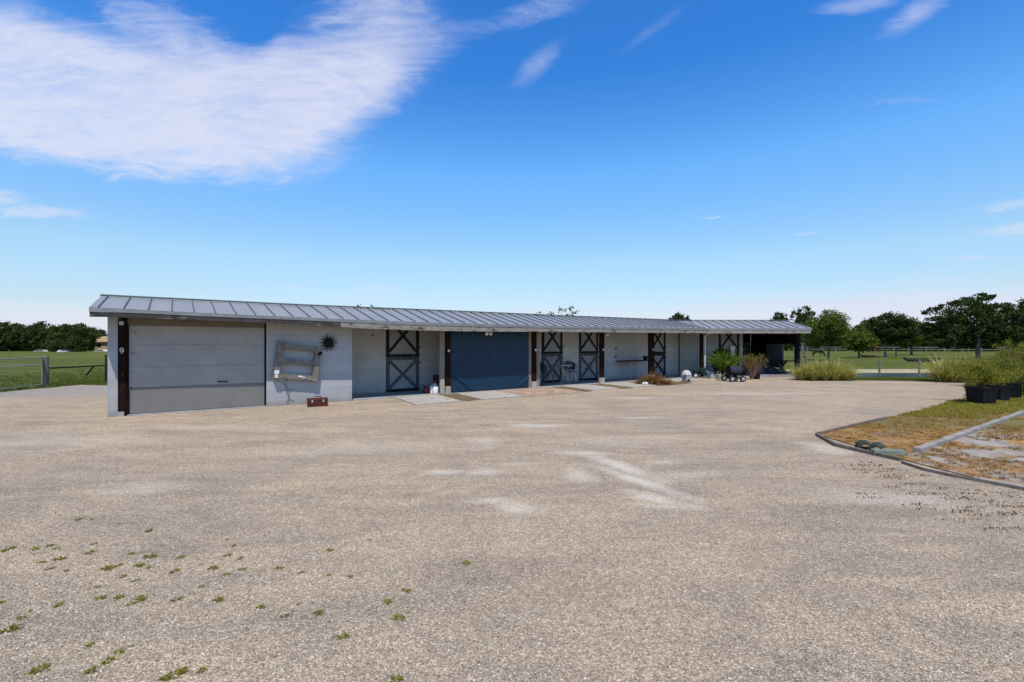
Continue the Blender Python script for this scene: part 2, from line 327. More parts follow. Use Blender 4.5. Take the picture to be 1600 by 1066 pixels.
M['drygrass'] = leafmat('dry_orange_grass', [(.13, .055, .018), (.30, .15, .035), (.44, .27, .07)], .15)

# roof sheeting: metal panels with faint panel-to-panel tone
def groundmat_pasture():
    m, t, b = newmat('pasture_grass'); v = objco(t)
    c = ramp(t, noise(t, v, .10, 8, .65, .3, (1, 2.2, 1)), [(.30, (.035, .052, .008)), (.46, (.080, .100, .013)), (.56, (.125, .135, .02)), (.68, (.20, .175, .04))])
    c = mixrgb(t, .5, c, ramp(t, noise(t, v, 2.2, 8, .7), [(.3, (.030, .045, .006)), (.7, (.15, .165, .03))]))
    lk(t, c, b.inputs['Base Color']); b.inputs['Roughness'].default_value = .9; b.inputs['Specular IOR Level'].default_value = .15
    bump(t, b, noise(t, v, 9, 8, .7), 1.0, .12); return m
M['pasture'] = groundmat_pasture()
def gravelmat():
    m, t, b = newmat('shell_gravel'); v = objco(t); s = t.nodes.new('ShaderNodeSeparateXYZ'); lk(t, v, s.inputs[0])
    def vor(scale):
        n = t.nodes.new('ShaderNodeTexVoronoi'); n.inputs['Scale'].default_value = scale; lk(t, v, n.inputs['Vector']); return n
    v1, v2 = vor(96), vor(210)
    sp = t.nodes.new('ShaderNodeSeparateColor'); lk(t, v1.outputs['Color'], sp.inputs[0])
    sp2 = t.nodes.new('ShaderNodeSeparateColor'); lk(t, v2.outputs['Color'], sp2.inputs[0])
    st = ramp(t, sp.outputs[0], [(0, (.13, .105, .085)), (.22, (.27, .225, .18)), (.55, (.40, .335, .27)), (.85, (.52, .445, .36)), (1, (.80, .73, .63))])
    st2 = ramp(t, sp2.outputs[0], [(0, (.16, .13, .10)), (.4, (.35, .295, .235)), (.85, (.48, .405, .325)), (1, (.72, .65, .55))])
    c = mixrgb(t, .45, st, st2)
    gap = mrange(t, v1.outputs['Distance'], .35, .75, 0, .55); c = mixrgb(t, gap, c, (.19, .155, .12))
    # large tone changes: grey where driven over, buff where loose
    big = noise(t, v, .22, 6, .6, .6, (1, 1.6, 1)); c = mixrgb(t, 1.0, c, ramp(t, big, [(.33, (1.07, 1.04, 1.01)), (.5, (1.22, 1.16, 1.09)), (.68, (1.36, 1.26, 1.15))]), 'MULTIPLY')
    trk = noise(t, v, .55, 7, .62, 1.4, (1, 3.2, 1)); c = mixrgb(t, 1.0, c, ramp(t, trk, [(.36, (.84, .84, .85)), (.5, (1, 1, 1)), (.64, (1.10, 1.07, 1.02))]), 'MULTIPLY')
    med = noise(t, v, 1.3, 8, .65, .5, (1, 2, 1)); c = mixrgb(t, 1.0, c, ramp(t, med, [(.3, (.86, .86, .87)), (.7, (1.1, 1.09, 1.06))]), 'MULTIPLY')
    gr_ = noise(t, v, 26, 9, .8); c = mixrgb(t, 1.0, c, ramp(t, gr_, [(.36, (.74, .73, .72)), (.5, (1, 1, 1)), (.62, (1.24, 1.23, 1.22))]), 'MULTIPLY')
    fine = noise(t, v, 9, 6, .7); c = mixrgb(t, 1.0, c, ramp(t, fine, [(.3, (.88, .88, .88)), (.7, (1.1, 1.1, 1.1))]), 'MULTIPLY')
    # grey lane by the gate
    lane = tm(t, 'MULTIPLY', mrange(t, tm(t, 'ADD', s.outputs[1], tm(t, 'MULTIPLY', noise(t, v, .8, 5), 2)), 14.6, 15.8), mrange(t, s.outputs[0], -9, -11)); c = mixrgb(t, tm(t, 'MULTIPLY', lane, .55), c, (.27, .265, .25))
    # chalky worn patches
    tot = None
    rag = tm(t, 'MULTIPLY', tm(t, 'SUBTRACT', noise(t, v, 3.6, 11, .75, .5), .5), 1.9)
    for px, py, rx, ry, rot, k in [(968, 728, .20, .95, 24, 1.0), (1000, 752, .16, .9, 30, 1.0), (1020, 778, .18, .4, 40, .9), (905, 742, .22, .4, 5, .75), (910, 708, .5, .2, -5, .8), (810, 795, .28, .22, -20, .8), (770, 783, .3, .12, 0, .6),
                                   (695, 738, .35, .14, 5, .75), (758, 738, .35, .2, 0, .65), (755, 690, .3, .5, 20, .5), (835, 665, .7, .25, 0, .8), (1000, 622, 1.0, .3, 0, .7), (1040, 790, .5, .12, -8, .5), (810, 725, .3, .14, 0, .5),
                                   (1000, 653, .7, .2, 0, .5), (960, 690, .9, .5, 0, .3), (1075, 742, .8, .25, 10, .35), (1035, 722, .3, .15, 0, .5), (1290, 700, .35, .5, 0, .8), (1400, 780, .9, .35, -10, .5), (230, 760, .6, .4, 0, .3), (320, 668, 1.5, .35, 0, .4), (80, 690, 1.8, .8, 0, .3),
                                   (560, 700, 1.8, .5, 10, .3), (1200, 615, 3, .6, 0, .35)]:
        p = gpt(px, py); mp = t.nodes.new('ShaderNodeMapping'); mp.vector_type = 'TEXTURE'; mp.inputs['Location'].default_value = (p.x, p.y, 0); mp.inputs['Rotation'].default_value = (0, 0, R(rot)); mp.inputs['Scale'].default_value = (rx*.85, ry*.85, 1)
        lk(t, v, mp.inputs[0]); ln = t.nodes.new('ShaderNodeVectorMath'); ln.operation = 'LENGTH'; lk(t, mp.outputs[0], ln.inputs[0])
        q = mrange(t, tm(t, 'ADD', ln.outputs['Value'], rag), 1.3, .15, 0, k); tot = q if tot is None else tm(t, 'MAXIMUM', tot, q)
    c = mixrgb(t, tm(t, 'MULTIPLY', tot, .85), c, mixrgb(t, .65, c, (.80, .74, .65)) )
    lk(t, c, b.inputs['Base Color']); b.inputs['Roughness'].default_value = .92; b.inputs['Specular IOR Level'].default_value = .2
    h = tm(t, 'ADD', tm(t, 'MULTIPLY', v1.outputs['Distance'], -1.0), tm(t, 'MULTIPLY', v2.outputs['Distance'], -.5)); h = tm(t, 'ADD', h, tm(t, 'MULTIPLY', noise(t, v, 14, 5), .8))
    bump(t, b, h, .8, .012); return m
M['gravel'] = gravelmat()
def bedmat():
    m, t, b = newmat('garden_bed_soil'); v = objco(t); s = t.nodes.new('ShaderNodeSeparateXYZ'); lk(t, v, s.inputs[0])
    sand = ramp(t, noise(t, v, 3, 8, .7), [(.3, (.19, .155, .13)), (.6, (.37, .33, .29))])
    dry = ramp(t, noise(t, v, 4, 9, .72, .4), [(.28, (.10, .065, .04)), (.45, (.30, .155, .045)), (.62, (.42, .24, .07)), (.8, (.30, .25, .17))]); dry = mixrgb(t, mrange(t, noise(t, v, 1.1, 9, .75, .6, (1, 1.8, 1)), .47, .60, 0, .8), dry, (.15, .11, .085)); dry = mixrgb(t, mrange(t, noise(t, v, 14, 8, .8), .52, .62, 0, .6), dry, (.075, .05, .035))
    green = ramp(t, noise(t, v, 3, 8, .7), [(.3, (.08, .075, .018)), (.55, (.17, .14, .035)), (.75, (.27, .20, .09))])
    # sand on the near side of the timber, dry grass beyond it, green towards the pots
    side = tm(t, 'SUBTRACT', tm(t, 'MULTIPLY', tm(t, 'SUBTRACT', s.outputs[1], 6.83), .825), tm(t, 'MULTIPLY', tm(t, 'SUBTRACT', s.outputs[0], 5.78), .565))
    c = mixrgb(t, mrange(t, side, -.03, .03), sand, dry)
    patch = mrange(t, noise(t, v, 1.8, 10, .72, .5), .47, .53); c2 = mixrgb(t, patch, sand, dry); c = mixrgb(t, mrange(t, side, -.03, .03), c2, c)
    g = mrange(t, tm(t, 'ADD', tm(t, 'ADD', s.outputs[1], tm(t, 'MULTIPLY', s.outputs[0], .15)), tm(t, 'MULTIPLY', noise(t, v, 1.4, 6), 2.2)), 10.6, 11.3); c = mixrgb(t, g, c, green)
    lk(t, c, b.inputs['Base Color']); b.inputs['Roughness'].default_value = .95; bump(t, b, noise(t, v, 30, 8, .7), 1, .02); return m
M['bed'] = bedmat()
def watermat():
    m, t, b = newmat('pond_water'); b.inputs['Base Color'].default_value = (.05, .075, .10, 1); b.inputs['Roughness'].default_value = .12
    bump(t, b, noise(t, objco(t), 2.5, 4, .5, 0, (1, 3, 1)), .25, .02); return m
M['water'] = watermat()
def tarpmat():
    m, t, b = newmat('blue_tarp'); v = objco(t)
    c = ramp(t, noise(t, v, 2.5, 8, .65, .4), [(.3, (.003, .020, .046)), (.7, (.006, .034, .070))]); lk(t, c, b.inputs['Base Color'])
    b.inputs['Roughness'].default_value = .5; b.inputs['Specular IOR Level'].default_value = .3; bump(t, b, tm(t, 'ADD', noise(t, v, 3, 6, .6, 1.2), tm(t, 'MULTIPLY', noise(t, v, 60, 2), .05)), .8, .05); return m
M['tarp'] = tarpmat()

# ------------------------------------------------------------------ ground
me = MB().face([(-1500, -300, 0), (1500, -300, 0), (1500, 2500, 0), (-1500, 2500, 0)]).build('ground', M['pasture'], loc=(0, 0, -.03)); struct(me)
def ragged(poly, step=.5, amp=.12, seed=1, closed=True):
    rn = random.Random(seed); out = []
    for i in range(len(poly) if closed else len(poly)-1):
        a, b = Vector((*poly[i], 0)), Vector((*poly[(i+1) % len(poly)], 0)); n = max(1, int((b-a).length/step)); nn = (b-a).normalized().cross(Vector((0, 0, 1)))
        for k in range(n):
            p = a.lerp(b, k/n)
            if k: p += nn*rn.uniform(-amp, amp)
            out.append((p.x, p.y))
    if not closed: out.append(poly[-1])
    return out
BED = [(5.27, 8.25), (5.24, 6.5), (5.36, 5.55), (5.62, 4.7), (6.3, 3.7), (9, 2.6), (16, 2.4), (24, 8), (24, 19.5)] + ragged([(18.9, 19.8), (15.9, 16.7), (13.3, 13.9), (11.5, 12.7), (9.82, 11.4), (7.75, 9.95)], .22, .07, 5, False)
GR = [(-16.9, -8), (30, -8), (30, 10), (24, 19.4)] + ragged([(18.9, 20.0), (14.2, 20.9)], .3, .09, 6, False) + [(14.0, 25), (8.2, 25), (-8, 14.5)] + ragged([(-12, 17.4), (-16.7, 18.5), (-16.9, -8)], .35, .10, 7, False)
g = MB(); g.face([(x, y, 0) for x, y in GR if True]); lot = g.build('gravel_lot', M['gravel'], loc=(0, 0, 0)); struct(lot)
bmx = bmesh.new(); bmx.from_mesh(lot.data); bmesh.ops.triangulate(bmx, faces=bmx.faces); bmx.to_mesh(lot.data); bmx.free()
g = MB(); g.face([(x, y, 0) for x, y in BED]); bed = g.build('garden_bed', M['bed'], loc=(0, 0, .012)); struct(bed)
bmx = bmesh.new(); bmx.from_mesh(bed.data); bmesh.ops.triangulate(bmx, faces=bmx.faces); bmx.to_mesh(bed.data); bmx.free()
def sheet(name, pts, mat, z, seed):
    g = MB(); g.face([(x, y, 0) for x, y in ragged(pts, .8, .12, seed)]); o = g.build(name, mat, loc=(0, 0, z)); struct(o)
    b = bmesh.new(); b.from_mesh(o.data); bmesh.ops.triangulate(b, faces=b.faces); b.to_mesh(o.data); b.free(); return o
M['sand'] = simple('sandy_bank', (.42, .36, .24), (.27, .25, .13), 1.5, .95, 0, .5, (.13, .15, .04), 1.2, .6)
sheet('sandy_bank', [(12, 25.3), (42, 25.3), (46, 30), (24, 30.8), (12, 30)], M['sand'], -.024, 3)
sheet('pond', [(17.0, 23.4), (40, 23.4), (44, 26.6), (17.5, 26.6)], M['water'], -.018, 4)

# ------------------------------------------------------------------ barn frames
O = Vector((-8.67, 10.22, 0))
FM = Matrix(((CT, -ST, 0, 0), (ST, CT, 0, 0), (0, 0, 1, 0), (0, 0, 0, 1)))      # long wing: x along the wall, y away from the lot (relative to O)
W0 = Vector((8.86, 22.6, 0))
FW = Matrix.Translation(W0 - O)                                                # end wing, square to the view
def B(s, y, z=0): return O + FM @ Vector((s, y, z))
def W(x, y, z=0): return W0 + Vector((x, y, z))
def S(px, y=0.0):                            # how far along the long wall (at offset y behind its face) that column of the photo falls
    k = (px-800)/FPX; # (O.x + s*CT - y*ST) = k*(O.y + s*ST + y*CT)
    return (k*(O.y + y*CT) - O.x + y*ST)/(CT - k*ST)
def WX(px, y=0.0): return (px-800)/FPX*(W0.y+y) - W0.x
def zat(py, p): return HC + (HZ-py)/FPX*p.y
OV, RW = .60, 1.20                           # overhang, ridge behind the wall face
EP = [(139, 480.5, 487.4, 495), (210, 483.9, 489, 496.2), (300, 488.6, 493.6, 500), (380, 492.4, 497, 503.6), (460, 495.9, 500, 506.5), (560, 500.2, 504.5, 513), (660, 504, 508.4, 516.7), (740, 506.4, 510.4, 518), (880, 509.6, 513, 518.9), (960, 511, 514.2, 519.6), (1060, 512.3, 515.6, 520.5), (1106, 513.1, 516.3, 520.8)]
ES = [(S(p, -OV),) + tuple(zat(q, B(S(p, -OV), -OV)) for q in (a, b, c)) for p, a, b, c in EP]
RP = [(155, 463.6), (210, 466.2), (380, 474.2), (460, 478), (560, 482), (660, 485.8), (740, 489), (880, 494.8), (960, 497.8), (1065, 501.7)]
RS = [(S(p, RW), zat(q, B(S(p, RW), RW))) for p, q in RP]
def lerp(tab, s, k=1):
    if s <= tab[0][0]: return tab[0][k]
    for a, b in zip(tab, tab[1:]):
        if s <= b[0]: return a[k] + (b[k]-a[k])*(s-a[0])/(b[0]-a[0])
    return tab[-1][k]
S0 = S(139, -OV)                             # left rake
SE = (Vector((9.05, 22.0, 0))-O).dot(Vector((CT, ST, 0)))      # eave corner where the wings meet
SR = (Vector((8.48, 23.8, 0))-O).dot(Vector((CT, ST, 0)))
SC = (W0-O).dot(Vector((CT, ST, 0)))
EX0, EX1 = 9.05-W0.x, WX(1268.5, -OV)
ZE, ZR = lerp(ES, 99, 1), lerp(RS, 99)
REC = 1.40                                   # depth of the porch
BACK = 4.9

barn = empty('horse_barn', O, 0, 'long low grey block horse barn with a bent metal roof, porch posts and stall doors', 'barn')
# roof: standing-seam sheets following the sag of the eave
r = MB(FM)
def roofz(s, y):  # y from -OV to RW
    se = S0 + (s-S0)*(SE-S0)/(SR-S0); e, rr = lerp(ES, min(s, SE)), lerp(RS, s)
    return e + (rr-e)*(y+OV)/(RW+OV)
NS = 60
def rf(u, v):
    y = -OV + v*(RW+OV); send = SE + (SR-SE)*v; s = S0 + (send-S0)*u; return (s, y, roofz(s, y))
r.grid(rf, NS, 4)
r.M = FW
r.grid(lambda u, v: (EX0 + (8.48-W0.x-EX0)*v + (EX1-EX0-(8.48-W0.x-EX0)*v)*u, -OV+v*(RW+OV), ZE+(ZR-ZE)*v), 14, 3)
r.build('roof_front', M['roof'], barn, solid=.012)
r = MB(FM)
r.grid(lambda u, v: (S0+(SR+.6*v*2-S0)*u, RW+v*(BACK-RW+.3), lerp(RS, S0+(SR-S0)*u)-.32*v), 40, 2); r.M = FW
r.grid(lambda u, v: (8.48-W0.x-1.2*v+(EX1-8.48+W0.x+1.2*v)*u, RW+v*(BACK-RW+.3), ZR-.32*v), 8, 2)
r.build('roof_back', M['roof'], barn, solid=.012)
sm = MB(FM); s = S0+.14
while s < SR+.2:
    # raised seam
    vend = 1.0
    smax_e = SE
    t0 = 0 if s <= SE else 1
    if s > SE: break
    a, b = Vector((s, -OV, roofz(s, -OV)+.018)), Vector((s, RW, roofz(s, RW)+.018))
    if s > SR:                                # cut where the valley crosses
        f = max(.05, (SE-s)/(SE-SR)); b = a.lerp(b, f)
    sm.bar(a, b, .018, .034, (0, 0, 1)); s += .406
sm.M = FW; x = EX0+.12
while x < EX1-.05:
    sm.bar((x, -OV, ZE+.018), (x, RW, ZR+.018), .018, .034, (0, 0, 1)); x += .406
x = EX0-.28
while x > 8.48-W0.x+.05:
    f = (EX0-x)/(EX0-(8.48-W0.x)); sm.bar((x, -OV+f*(RW+OV), ZE+(ZR-ZE)*f+.018), (x, RW, ZR+.018), .018, .034, (0, 0, 1)); x -= .406
sm.build('roof_seam', M['seam'], barn)
rc = MB(FM)
for i in range(40):
    a, b = S0+(SR-S0)*i/40, S0+(SR-S0)*(i+1)/40
    rc.hexa([(a, RW-.07, lerp(RS, a)+.022), (b, RW-.07, lerp(RS, b)+.022), (b, RW+.09, lerp(RS, b)+.022), (a, RW+.09, lerp(RS, a)+.022)] + [(a, RW-.05, lerp(RS, a)+.055), (b, RW-.05, lerp(RS, b)+.055), (b, RW+.07, lerp(RS, b)+.055), (a, RW+.07, lerp(RS, a)+.055)])
rc.M = FW; rc.hexa([(8.48-W0.x, RW-.07, ZR+.022), (EX1, RW-.07, ZR+.022), (EX1, RW+.09, ZR+.022), (8.48-W0.x, RW+.09, ZR+.022), (8.48-W0.x, RW-.05, ZR+.055), (EX1, RW-.05, ZR+.055), (EX1, RW+.07, ZR+.055), (8.48-W0.x, RW+.07, ZR+.055)])
rc.build('ridge_cap', simple('ridge_metal', (.085, .10, .115), (.06, .07, .08), 3, .7, 0, .05), barn)
def strip(tabk0, tabk1, y0, y1, s0, s1, n, wing=None, dz0=0, dz1=0):
    g = MB(FM)
    for i in range(n):
        a, b = s0+(s1-s0)*i/n, s0+(s1-s0)*(i+1)/n
        g.hexa([(a, y0, lerp(ES, a, tabk1)+dz1), (b, y0, lerp(ES, b, tabk1)+dz1), (b, y1, lerp(ES, b, tabk1)+dz1), (a, y1, lerp(ES, a, tabk1)+dz1),
                (a, y0, lerp(ES, a, tabk0)+dz0), (b, y0, lerp(ES, b, tabk0)+dz0), (b, y1, lerp(ES, b, tabk0)+dz0), (a, y1, lerp(ES, a, tabk0)+dz0)])
    if wing:
        g.M = FW; g.box(*wing)
    return g
zd, zf = lerp(ES, 99, 2), lerp(ES, 99, 3)
strip(1, 2, -OV-.022, -OV+.004, S0, SE, 40, (EX0, EX1, -OV-.022, -OV+.004, zd, ZE-.007), -.007, 0).build('drip_edge', M['drip'], barn)
SMID = S(532, -OV)
strip(2, 3, -OV-.012, -OV+.035, S0+.02, SMID, 12, None, -.002).build('fascia_board', M['fascia_dark'], barn)
strip(2, 3, -OV-.010, -OV+.036, SMID+.004, SE, 30, (EX0, EX1-.05, -OV-.010, -OV+.036, zf-.01, zd-.002), -.002).build('fascia_board', M['fascia'], barn)
# rake boards
g = MB(FM); g.hexa([(S0+.004, -OV+.04, ES[0][3]), (S0+.045, -OV+.04, ES[0][3]), (S0+.045, RW, RS[0][1]-.2), (S0+.004, RW, RS[0][1]-.2), (S0+.004, -OV+.04, ES[0][1]-.012), (S0+.045, -OV+.04, ES[0][1]-.012), (S0+.045, RW, RS[0][1]-.012), (S0+.004, RW, RS[0][1]-.012)])
g.build('rake_board', M['fascia_dark'], barn); g = MB(FW); g.hexa([(EX1-.05, -OV+.04, ZE-.17), (EX1-.01, -OV+.04, ZE-.17), (EX1-.01, RW, ZR-.17), (EX1-.05, RW, ZR-.17), (EX1-.05, -OV+.04, ZE-.012), (EX1-.01, -OV+.04, ZE-.012), (EX1-.01, RW, ZR-.012), (EX1-.05, RW, ZR-.012)])
g.build('rake_board', M['fascia_dark'], barn)
# rafters under the porch roof
g = MB(FM); s = S(556)+.3
while s < SC-.2:
    g.hexa([(s, -OV+.05, roofz(s, -OV)-.15), (s+.04, -OV+.05, roofz(s, -OV)-.15), (s+.04, RW, roofz(s, RW)-.17), (s, RW, roofz(s, RW)-.17), (s, -OV+.05, roofz(s, -OV)-.012), (s+.04, -OV+.05, roofz(s, -OV)-.012), (s+.04, RW, roofz(s, RW)-.02), (s, RW, roofz(s, RW)-.02)]); s += .61
g.build('rafters', M['whitewood'], barn)

# walls
def topz(s): return roofz(s, 0)-.03
sg0, sg1, sp1 = S(199), S(416), S(550)
w = MB(FM)
w.box(0, S(184), 0, .20, -.05, 2.24)                         # pilaster beside the big door
w.box(sg1+.005, sp1, 0, .20, -.05, 2.17)                       # panel with the wall ornaments
w.box(sp1-.2, sp1, .20, REC+.0, -.05, 2.17)
w.box(0, .2, .20, BACK, -.05, 2.3)
w.box(.2, S(1061, REC)+3, BACK-.2, BACK, -.05, 2.25)
w.build('front_wall', M['wall'], barn)
SB = (Vector((9.05-.635, 24.0, 0))-O).dot(Vector((CT, ST, 0)))
DW = [(603, 655), (846, 879), (904.5, 935), (1015, 1040)]      # stall door columns
w = MB(FM); prev = sp1
for a, b in DW:
    a, b = S(a, REC), S(b, REC); w.box(prev, a, REC, REC+.2, -.02, 2.55); prev = b
w.box(prev, SB, REC, REC+.2, -.02, 2.55); w.build('porch_wall', M['wall_warm'], barn)
dx0, dx1 = WX(1123, REC), WX(1155, REC)
w = MB(FW); w.box(8.415-W0.x, dx0, REC, REC+.2, -.02, 2.6); w.box(dx1, dx1+.18, REC, REC+.2, -.02, 2.6); w.build('end_wing_wall', M['wall_wing'], barn)
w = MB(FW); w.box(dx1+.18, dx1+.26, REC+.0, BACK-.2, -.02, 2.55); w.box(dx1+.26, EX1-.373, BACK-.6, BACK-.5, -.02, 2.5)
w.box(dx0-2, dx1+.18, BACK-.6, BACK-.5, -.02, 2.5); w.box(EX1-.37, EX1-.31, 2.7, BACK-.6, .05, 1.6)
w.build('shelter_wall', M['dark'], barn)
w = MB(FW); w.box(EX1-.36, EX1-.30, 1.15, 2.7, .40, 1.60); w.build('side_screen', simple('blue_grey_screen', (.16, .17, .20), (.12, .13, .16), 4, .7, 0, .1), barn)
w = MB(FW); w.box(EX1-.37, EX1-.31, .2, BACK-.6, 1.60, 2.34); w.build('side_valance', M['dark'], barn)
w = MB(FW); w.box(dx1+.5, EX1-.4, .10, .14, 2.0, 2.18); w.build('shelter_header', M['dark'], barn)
# slab
w = MB(FM); w.box(sp1+.02, SC-.05, -.02, REC, -.05, .035); w.M = FW; w.hexa([(-.1, -.02, -.05), (EX1-.2, -.02, -.05), (EX1-.2, BACK-.6, -.05), (-.6, REC, -.05), (-.1, -.02, .05), (EX1-.2, -.02, .05), (EX1-.2, BACK-.6, .05), (-.6, REC, .05)])
w.build('porch_slab', M['slab'], barn)
w = MB(FM); w.box(sg0, sg1, -.06, .30, -.05, .022); w.build('door_threshold', M['slab'], barn)
w = MB(FM); w.box(sg0, sg1-.002, .05, .10, 1.985, 2.24); w.build('door_header', M['header'], barn)
# ceiling-high beam along the porch
w = MB(FM); 
for i in range(24):
    a, b = sp1+(SC-sp1)*i/24, sp1+(SC-sp1)*(i+1)/24; z = lambda s: roofz(s, .05)-.05
    w.hexa([(a, .02, z(a)-.14), (b, .02, z(b)-.14), (b, .09, z(b)-.14), (a, .09, z(a)-.14), (a, .02, z(a)), (b, .02, z(b)), (b, .09, z(b)), (a, .09, z(a))])
w.build('porch_beam', M['brownwood'], barn)
# sectional garage door
gd = MB(FM); gd.box(sg0+.02, sg1-.03, .075, .12, .03, 1.985); gd = gd.build('garage_door', M['garage_low'], barn)
zs = [.032, .60, 1.06, 1.55, 1.98]
for i in range(4):
    p = MB(FM); p.box(sg0+.025, sg1-.035, .055, .076, zs[i]+.002, zs[i+1]-.002)
    if i == 0:
        pass
    p.build('door_section', M['garage_low'] if i == 0 else M['garage'], gd, bevel=.002)
h = MB(FM); hs_ = S(348); h.tube([(hs_-.10, .055, .665), (hs_-.09, .02, .665), (hs_+.09, .02, .665), (hs_+.10, .055, .665)], .013, 8); h.build('handle', M['blackmetal'], gd)
h = MB(FM); h.ball((sg0+.06, .052, .60), .018); h.build('latch', M['blackmetal'], gd)
w = MB(FM); w.box(sg1-.03, sg1+.004, .03, .12, .0, 2.15); w.build('door_jamb', M['brownwood'], barn)

def post(px0, px1, ztop, mat, base=None, y0=0.0, y1=.075, frame=FM, fn=S, name='post', lab=None):
    a, b = fn(px0, y0), fn(px1, y0); g = MB(frame)
    g.box(a, b, y0, y1, .25 if base else .0, ztop); o = g.build(name, mat, barn, bevel=.006)
    if lab: o['label'] = lab
    if base:
        g = MB(frame); g.box(a-.006, b+.006, y0-.006, y1+.006, .0, .252 if base != 'low' else .10); g.build('post_base', M['whitewood'], o)
    return o
pz = lambda s: roofz(s, .0)-.06
p1 = post(184.5, 197, 2.06, M['brownwood'], None, -.02, .18, lab='broad rusty brown timber post'); 
g = MB(FM); g.box(S(184.3)-.004, S(194), -.026, .19, 0, .10); g.build('post_foot', M['galv'], p1)
g = MB(FM); g.box(S(186), S(193.5), -.032, -.020, 1.98, 2.06); g.build('bracket', M['galv'], p1)
g = MB(FM); g.box(S(197)+.006, S(199)+.01, .0, .18, 0, 2.02); g.build('door_jamb', M['brownwood'], barn)
p2 = post(697, 704, 2.10, M['brownwood'], True); g = MB(FM); g.box(S(688.5), S(696), .05, .09, .03, 2.06); g.build('post_board', M['boardwood'], p2)
p3 = post(831.5, 838.5, 2.12, M['brownwood'], True); g = MB(FM); g.box(S(826.5), S(831), .03, .08, .03, 2.1); g.build('post_board', M['boardwood'], p3); g = MB(FM); g.box(S(839), S(846), .10, .14, .03, 2.1); g.build('post_board', M['boardwood'], p3)
p4 = post(938, 944.5, 2.16, M['brownwood'], True)
p5 = post(1014.5, 1022.5, 2.2, M['brownwood'], True)
p6 = post(1094.5, 1099, 2.22, M['brownwood'], None, 0, .12, FW, WX)
p7 = post(1244, 1250, 2.2, M['dark'], None, 0, .16, FW, WX)
# downspout on the corner post
g = MB(FW); xd = WX(1101.5, -.06); xb = WX(1104.5, -.1)
g.tube([(xd+.07, -OV+.1, 2.10), (xd+.05, -.25, 2.05), (xd, -.06, 1.96), (xd, -.06, .42), (xd+.06, -.10, .30), (xb+.1, -.16, .22)], .034, 10)
g.build('downspout', M['white'], barn)

# stall doors: Dutch doors framed with dark X battens
def stall_door(a, b, y, frame, panel_up, panel_lo, bat_up, bat_lo, zmid=1.22, ztop=2.12, zb=.06, lab=None, bw=.10):
    d = MB(frame); d.box(a+.02, b-.02, y+.02, y+.06, zb, ztop); d = d.build('stall_door', panel_lo, barn)
    if lab: d['label'] = lab
    up = MB(frame); up.box(a+.03, b-.03, y+.005, y+.021, zmid+.06, ztop); up.build('upper_panel', panel_up, d)
    f = MB(frame)
    yy0, yy1 = y-.022, y+.004
    f.box(a+.0, a+bw, yy0, yy1, zmid+.05, ztop); f.box(b-bw, b, yy0, yy1, zmid+.05, ztop)
    f.bar((a+bw, y-.010, zmid+.14), (b-bw-.06, y-.010, ztop), .085, .024); f.bar((b-bw, y-.0125, zmid+.14), (a+bw+.06, y-.0125, ztop), .085, .024)
    f.build('upper_brace', bat_up, d)
    f = MB(frame); f.box(a-.01, b+.01, y-.034, y-.006, zmid-.03, zmid+.055); f.build('middle_rail', M['blackwood'], d)
    f = MB(frame)
    f.box(a, a+bw, yy0, yy1, zb, zmid-.04); f.box(b-bw, b, yy0, yy1, zb, zmid-.04); f.box(a+bw, b-bw, yy0-.003, yy1, zmid-.13, zmid-.045)
    f.bar((a+bw, y-.010, zb+.1), (b-bw, y-.010, zmid-.15), .085, .024); f.bar((b-bw, y-.0125, zb+.1), (a+bw, y-.0125, zmid-.15), .085, .024)
    f.build('lower_brace', bat_lo, d)
    f = MB(frame); f.box(a, b, yy0-.004, yy1, zb-.03, zb+.07); f.build('bottom_rail', M['blackwood'], d)
    for z in (zmid+.28, zmid-.22):
        f = MB(frame); f.tube([(b-.02, y-.04, z), (b+.06, y-.03, z)], .014, 6); f.ball((b+.06, y-.03, z), .022); f.build('latch', M['blackmetal'], d)
    return d
stall_door(S(603.5, REC), S(654.5, REC), REC, FM, M['doorpanel'], M['doorpanel'], M['blackwood'], M['greywood'], 1.19, 2.3, lab='stall door with black upper cross and grey lower cross')
stall_door(S(847, REC), S(878.5, REC), REC, FM, M['doorpanel'], M['doorbad'], M['blackwood'], M['greywood'], 1.22, 2.3, lab='stall door with badly peeling lower half beside a bistro table')
stall_door(S(905, REC), S(934.5, REC), REC, FM, M['doorpanel'], M['doorbad'], M['blackwood'], M['greywood'], 1.22, 2.3, lab='stall door with faded purplish lower half')
stall_door(S(1015.5, REC), S(1039.5, REC), REC, FM, M['doorpanel'], M['doorbad'], M['blackwood'], M['blackwood'], 1.16, 2.3, lab='narrow stall door half hidden by a post')
stall_door(dx0, dx1, REC, FW, M['doorpanel'], M['doorpanel'], M['blackwood'], M['blackwood'], 1.25, 2.4, lab='stall door behind potted plants')

# round discs and lamps on posts
def disc(px, py, y, frame=FM, fn=S, par=None, r=.042):
    s = fn(px, y); p = (B(s, y) if frame is FM else W(s, y)); z = zat(py, p); g = MB(frame); g.lathe([(r, 0), (r*1.05, -.012), (r*.7, -.03), (.008, -.034)], (s, y, z), 14, 'y'); return g.build('wall_lamp', M['glasswhite'], par or barn)
disc(701, 548, -.008, par=p2); disc(837, 547, -.008, par=p3); disc(942.5, 546.5, -.008, par=p4); disc(1020, 546.5, -.008, par=p5)
